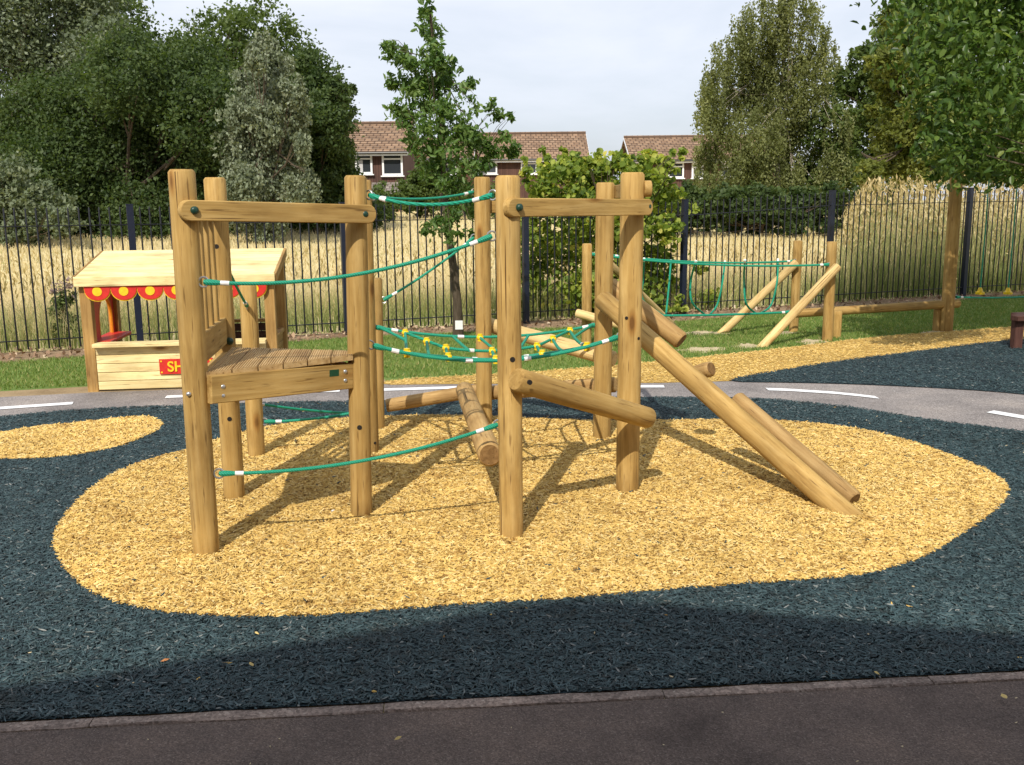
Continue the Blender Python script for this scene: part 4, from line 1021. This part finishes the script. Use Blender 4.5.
tree('maple_tree', 'dense dark green tree in the middle of the left tree group', 'tree', gb(125, 33), px_blobs([(45, 120, 42), (95, 115, 45), (150, 120, 48), (205, 120, 42), (60, 175, 45), (115, 180, 48), (170, 180, 46), (220, 175, 40), (130, 75, 40), (185, 80, 40), (35, 205, 40), (90, 215, 36), (200, 215, 38), (140, 222, 34), (20, 160, 35), (240, 140, 30)], 33, 1.8), M_DKLEAF, 105000, .14, GT, trunk_r=.3)
tree('lime_tree', 'tall mid green tree rising behind the silvery bush', 'tree', gb(225, 42), px_blobs([(220, 45, 34), (258, 38, 33), (190, 55, 30), (285, 62, 32), (240, 80, 38), (205, 90, 36), (250, 115, 45), (172, 60, 22), (155, 80, 30), (120, 25, 32), (85, 10, 35), (140, 40, 20), (300, 85, 28), (230, 25, 18), (252, 16, 14), (60, 110, 50), (110, 140, 55), (160, 160, 55), (210, 150, 50), (60, 170, 50), (120, 190, 50), (30, 130, 40)], 42, 1.6), M_MDLEAF, 62000, .19, GT, trunk_r=.3)
tree('poplar_tree', 'silvery grey poplar with pale drooping leaves, left of the brown house', 'tree', gb(268, 31), px_blobs([(262, 36, 7), (270, 44, 9), (254, 46, 8), (284, 60, 9), (256, 54, 10), (272, 58, 11), (248, 78, 15), (270, 84, 20), (291, 88, 14), (242, 108, 17), (266, 118, 22), (293, 116, 15), (238, 145, 18), (262, 152, 24), (290, 150, 17), (303, 140, 9), (244, 182, 20), (272, 188, 24), (300, 186, 15), (236, 205, 15), (312, 176, 8), (262, 215, 22), (230, 128, 8), (302, 104, 7)], 31, 1.2), M_SVLEAF, 38000, .12, GT, trunk_r=.12, strands=.5, shell=.4, sub_r=.14)
tree('oak_tree', 'dark green tree right of the silvery poplar, its tips against the sky', 'tree', gb(315, 36), px_blobs([(305, 75, 24), (318, 100, 28), (338, 92, 11), (350, 90, 6), (325, 125, 26), (310, 150, 32), (338, 150, 17), (325, 180, 30), (345, 180, 16), (300, 195, 28), (335, 205, 26), (355, 200, 10), (290, 110, 25), (345, 112, 9)], 36, 1.2), M_DKLEAF, 52000, .15, GT, trunk_r=.22)
tree('bush', 'low silvery bush at the far left below the leaning poplar', 'bush', gb(5, 28), px_blobs([(10, 185, 26), (42, 205, 24), (-5, 215, 28), (-40, 190, 40), (65, 222, 16), (25, 228, 20)], 28, .8), M_GRYLEAF, 14000, .13, trunk_r=.08, crown_name='foliage')
tree('hedge', 'dark hedge along the far side of the field under the left trees', 'hedge', gb(180, 40), px_blobs([(x, 219+4*math.sin(x), 20) for x in range(-40, 380, 18)], 39, .8), M_DKLEAF, 26000, .2, trunk_r=.1, crown_name='foliage')
tree('bush', 'bright green bush under the porch roof of the brown house', 'bush', gb(418, 47), px_blobs([(405, 196, 14), (420, 185, 15), (432, 178, 14), (440, 195, 18), (385, 202, 14), (368, 204, 14), (460, 200, 18), (480, 202, 16), (500, 203, 16), (425, 205, 12)], 47, .8), M_MDLEAF, 12000, .2, trunk_r=.1, crown_name='foliage')
OAK = [(427, 2, 6), (426, 12, 7), (429, 26, 10), (433, 42, 13), (431, 55, 12), (397, 55, 11), (388, 45, 8), (405, 62, 11), (440, 64, 12), (416, 78, 17), (445, 82, 14), (457, 68, 8), (468, 86, 8), (394, 83, 8), (422, 100, 18), (448, 104, 18), (395, 106, 8), (404, 118, 12), (440, 124, 20), (474, 104, 8), (489, 106, 7), (466, 124, 14), (428, 142, 17), (458, 146, 20), (436, 166, 17), (464, 170, 18), (452, 188, 15), (478, 140, 10), (500, 118, 8), (512, 116, 5), (505, 136, 8), (511, 150, 9), (493, 150, 9), (480, 165, 10), (440, 226, 11), (428, 228, 7), (475, 210, 12), (450, 236, 7), (468, 232, 8), (452, 212, 9), (412, 140, 9)]
tree('oak_sapling', 'slim young oak with lobed dark leaves standing just inside the fence', 'tree', tuple(G(458.5, 338)), px_blobs(OAK, 10.9, .28), M_OAKLEAF, 7200, .078, None, trunk_r=.06, width=.42, fine=True, sub_r=.27, shell=.3, per=13, top=tuple(at(430, 10, 10.9)), limb_n=20, limb_k=.15)
tagm = MB(); tgp = at(459, 325, 10.83); tagm.box(tgp, (.085, .012, .10)); tag(tagm.build('tree_label', M_WHITE, smooth=0), 'small blank white tag on the trunk of the young oak', 'label')
BUSH = [(560, 182, 20), (598, 178, 22), (640, 176, 22), (540, 200, 20), (662, 196, 18), (580, 215, 28), (628, 215, 28), (668, 228, 15), (530, 230, 20), (560, 255, 26), (610, 255, 30), (652, 262, 22), (525, 268, 19), (590, 290, 26), (640, 295, 24), (540, 298, 20), (668, 285, 13), (572, 163, 10), (622, 163, 11), (648, 160, 10), (690, 205, 8), (700, 270, 8), (705, 300, 12), (545, 172, 9), (678, 310, 12), (515, 300, 12)]
tree('bush', 'large yellow green leafy bush growing through the fence', 'bush', (at(600, 300, 14.2).x, 14.2, 0), px_blobs(BUSH+[(random.uniform(522, 694), random.uniform(146, 172)+abs(x_-.5)*30, random.uniform(3, 7)) for x_ in [random.random() for _ in range(34)]], 14.1, .6), M_YGLEAF, 15500, .088, fine=True, trunk_r=.045, width=.75, sub_r=.22, shell=.3, per=9, limb_n=26, crown_name='foliage')
BIR = [(708, 150, 14), (703, 178, 12), (722, 190, 16), (835, 160, 18), (710, 106, 12), (842, 120, 14), (750, 195, 18), (800, 195, 18), (760, 18, 24), (800, 8, 22), (780, -10, 22), (735, 42, 20), (818, 40, 17), (715, 62, 12), (770, 55, 30), (806, 72, 26), (742, 85, 24), (710, 78, 12), (707, 92, 11), (716, 90, 14), (780, 100, 32), (720, 115, 16), (756, 132, 30), (710, 142, 10), (796, 138, 30), (740, 160, 24), (776, 172, 28), (715, 172, 12), (838, 62, 8), (822, 95, 14)]
tree('birch_tree', 'tall weeping birch with olive drooping twigs and white stem', 'tree', gb(775, 41), px_blobs(BIR, 41, 1.4), M_BILEAF, 90000, .115, GT, bark=M_BIRCHBARK, trunk_r=.16, strands=1.9, sub_r=.085, shell=.35, per=60, top=tuple(at(785, 0, 41)), limb_n=8, limb_k=.2)
tree('sycamore_tree', 'dark green tree directly right of the weeping birch', 'tree', gb(860, 42), px_blobs([(840, 85, 18), (862, 100, 26), (868, 62, 18), (830, 128, 22), (868, 145, 30), (838, 172, 26), (884, 30, 15), (898, 55, 26), (900, 105, 35), (935, 85, 36), (920, 150, 36), (965, 130, 40), (1005, 110, 45), (800, 190, 22), (880, 185, 26), (900, 15, 20), (940, 30, 35)], 42, 1.6), M_MDLEAF, 50000, .2, GT, trunk_r=.3)
tree('hazel_tree', 'lighter olive green tree behind the tall grass on the right', 'tree', gb(930, 27), px_blobs([(895, 135, 20), (925, 120, 26), (955, 140, 26), (900, 160, 20), (935, 165, 22), (870, 172, 14), (985, 150, 30), (1015, 160, 26), (912, 90, 16), (890, 100, 10), (1040, 130, 40), (960, 100, 22), (885, 62, 15), (900, 40, 16), (915, 62, 18), (898, 78, 14), (880, 85, 9), (925, 25, 16), (872, 110, 8), (890, 18, 9)], 24, .8), M_OLLEAF, 42000, .12, GT, trunk_r=.15)
tree('hedge', 'dark hedge across the far field below the birch', 'hedge', gb(760, 36), px_blobs([(x, 203+4*math.sin(x*.7), 14) for x in range(640, 880, 12)]+[(x, 214, 9) for x in range(660, 900, 12)]+[(x, 225, 8) for x in range(655, 900, 9)], 36, .8), M_DKLEAF, 40000, .16, trunk_r=.1, crown_name='foliage')
# near tree overhanging from the right
NB = []
for _ in range(70):
    u = unit(RNG.normal(size=3)); c = np.array([7.35, 9.6, 4.55])+u*np.array([3.5, 3.0, 2.45])*RNG.uniform(.35, .95)
    NB.append((c[0], c[1], c[2], RNG.uniform(.45, .8)))
NB += px_blobs([(922, 8, 28), (938, 60, 30), (948, 110, 32), (965, 150, 30), (1000, 160, 26), (1020, 165, 24), (935, 30, 40), (980, 90, 50), (1010, 40, 60), (905, -10, 22), (950, 145, 22), (945, 165, 16), (965, 168, 20), (926, 130, 15), (920, 95, 14), (935, 150, 16), (985, 165, 22), (960, 60, 45), (1015, 120, 45), (1000, 0, 50)], 9.2, .6)
tree('broadleaf_tree', 'large broad leaved tree overhanging the top right corner, nearest to the camera', 'tree', (7.4, 9.6, 0), NB, M_NRLEAF, 120000, .084, None, trunk_r=.2, width=.5, sub_r=.34, shell=.3, per=9, limb_n=24, limb_k=.1, fine=True)
# wild plants at the fence
M_WEED = leafmat('weed_leaf', [(0, (.05, .08, .02)), (1, (.14, .18, .05))], .3); M_FLOWER = leafmat('weed_flower', [(0, (.24, .15, .17)), (1, (.40, .30, .32))], .3)
wb = at(63, 345, 11.5); wr = empty('wild_plant', (wb.x, wb.y, 0), 'wild flowering plant with pinkish purple tops behind the fence at left', 'plant')
Pw, _, _ = clump_points(px_blobs([(60, 318, 11), (68, 300, 9), (56, 300, 8), (72, 325, 12), (63, 335, 12)], 11.5, .15), 900, .3, .2); V, F = leaves(Pw, np.full(900, .07), .35); npmesh('foliage', V, F, M_WEED, RNG.uniform(0, 1, len(F)), wr, origin=(wb.x, wb.y, 0))
Pw, _, _ = clump_points(px_blobs([(58, 289, 8), (67, 285, 8), (52, 292, 5), (74, 296, 5)], 11.5, .1), 420, .3, .2); V, F = leaves(Pw, np.full(420, .026), .6); npmesh('flowers', V, F, M_FLOWER, RNG.uniform(0, 1, len(F)), wr, origin=(wb.x, wb.y, 0))['kind'] = 'stuff'
b = MB()
for q in range(7): b.tube([Vector((wb.x+random.uniform(-.05, .05), wb.y, 0)), at(random.uniform(54, 74), random.uniform(290, 310), 11.5)], [.006, .003], 5)
b.build('stem', M_BARK, wr)
# fallen leaves and scraps on the rubber
M_FALL = leafmat('fallen_leaf', [(0, (.45, .34, .10)), (1, (.55, .45, .2))], .1, .8)
def flat_leaf(px, py, s, label, mat, name='fallen_leaf', cat='leaf', z=.03):
    p = G(px, py, z); b = MB(); a = random.uniform(0, 6.28); d = Vector((math.cos(a), math.sin(a), .1)); n = Vector((-d.y, d.x, .15))
    b.add([p-d*s, p-d*s*.2+n*s*.45, p+d*s*.5+n*s*.35, p+d*s, p+d*s*.5-n*s*.3, p-d*s*.2-n*s*.45, p+Vector((0, 0, .006))], [(0, 6, 1), (1, 6, 2), (2, 6, 3), (3, 6, 4), (4, 6, 5), (5, 6, 0)])
    return tag(b.build(name, mat, smooth=0), label, cat, 'fallen leaves on the ground' if cat == 'leaf' else None)
M_DRY = plain('dry_leaf', (.50, .38, .14), .8); M_RUST = plain('rust_leaf', (.40, .17, .06), .8)
flat_leaf(251.5, 664, .016, 'pale yellow fallen leaf at the shade edge on the dark rubber', M_DRY)
flat_leaf(257, 633, .014, 'small dry fallen leaf on sunlit dark rubber below the yellow island', M_DRY)
flat_leaf(165, 660, .016, 'rusty brown fallen leaf on the dark rubber at lower left', M_RUST)
flat_leaf(398, 738, .013, 'yellow fallen leaf lying on the tarmac below the kerb', M_DRY)
flat_leaf(1004, 696, .02, 'dry fallen leaf against the kerb at lower right', M_DRY)
flat_leaf(877, 673, .012, 'tiny pale fallen leaf on shaded dark rubber right of centre', M_DRY)
flat_leaf(333, 510.5, .022, 'white scrap of paper on the yellow rubber left of the deck post', M_WHITE, 'paper_scrap', 'litter')

# ================================================================== LIGHT, SKY, CAMERA
w = bpy.data.worlds.new('World'); S.world = w; w.use_nodes = True; nt = w.node_tree
bg = nt.nodes['Background']; sky = nd(nt, 'ShaderNodeTexSky', sky_type='NISHITA'); sky.sun_disc = False
sky.sun_elevation = SUN_EL; sky.sun_rotation = math.pi+SUN_AZ; sky.air_density = 1.0; sky.dust_density = 2.5; sky.ozone_density = 1.5
tc = nd(nt, 'ShaderNodeTexCoord'); mp = nd(nt, 'ShaderNodeMapping'); mp.inputs['Scale'].default_value = (1.0, 1.0, 3.2); nt.links.new(tc.outputs['Generated'], mp.inputs[0])
cn = noise(nt, mp.outputs[0], 2.2, 6, .55, .3)
cf_ = ramp(nt, cn, [(.34, (.55, .55, .55)), (.62, (.97, .97, .97))])
skc = mix(nt, cf_, sky.outputs[0], (7.9, 8.3, 9.2))
nt.links.new(skc, bg.inputs[0]); bg.inputs[1].default_value = .105
sun = bpy.data.lights.new('sun', 'SUN'); sun.energy = 4.2; sun.angle = R(.53); sun.color = (1, .93, .82)
so = bpy.data.objects.new('sun', sun); COL.objects.link(so)
sd_ = Vector((-math.sin(SUN_AZ)*math.cos(SUN_EL), -math.cos(SUN_AZ)*math.cos(SUN_EL), math.sin(SUN_EL)))
so.rotation_euler = sd_.to_track_quat('Z', 'Y').to_euler(); so.location = (0, -10, 20)
cam = bpy.data.cameras.new('camera'); co = bpy.data.objects.new('camera', cam); COL.objects.link(co)
cam.sensor_fit = 'HORIZONTAL'; cam.sensor_width = 36; cam.lens = 36*FPX/1024; cam.clip_start = .05; cam.clip_end = 3000
c, s = math.cos(PITCH), math.sin(PITCH); fwd = Vector((0, c, -s)); dn = Vector((0, -s, -c)); rt = Vector((1, 0, 0))
cr, sr = math.cos(ROLL), math.sin(ROLL)
Rc = rt*cr-dn*sr; Dc = rt*sr+dn*cr
Mc = Matrix((Rc, -Dc, -fwd)).transposed().to_4x4(); Mc.translation = (0, 0, EYE); co.matrix_world = Mc
S.camera = co; S.render.resolution_x = 1024; S.render.resolution_y = 765
S.view_settings.view_transform = 'Standard'; S.view_settings.look = 'None'; S.view_settings.exposure = .17; S.view_settings.gamma = 1
S.render.engine = 'CYCLES'
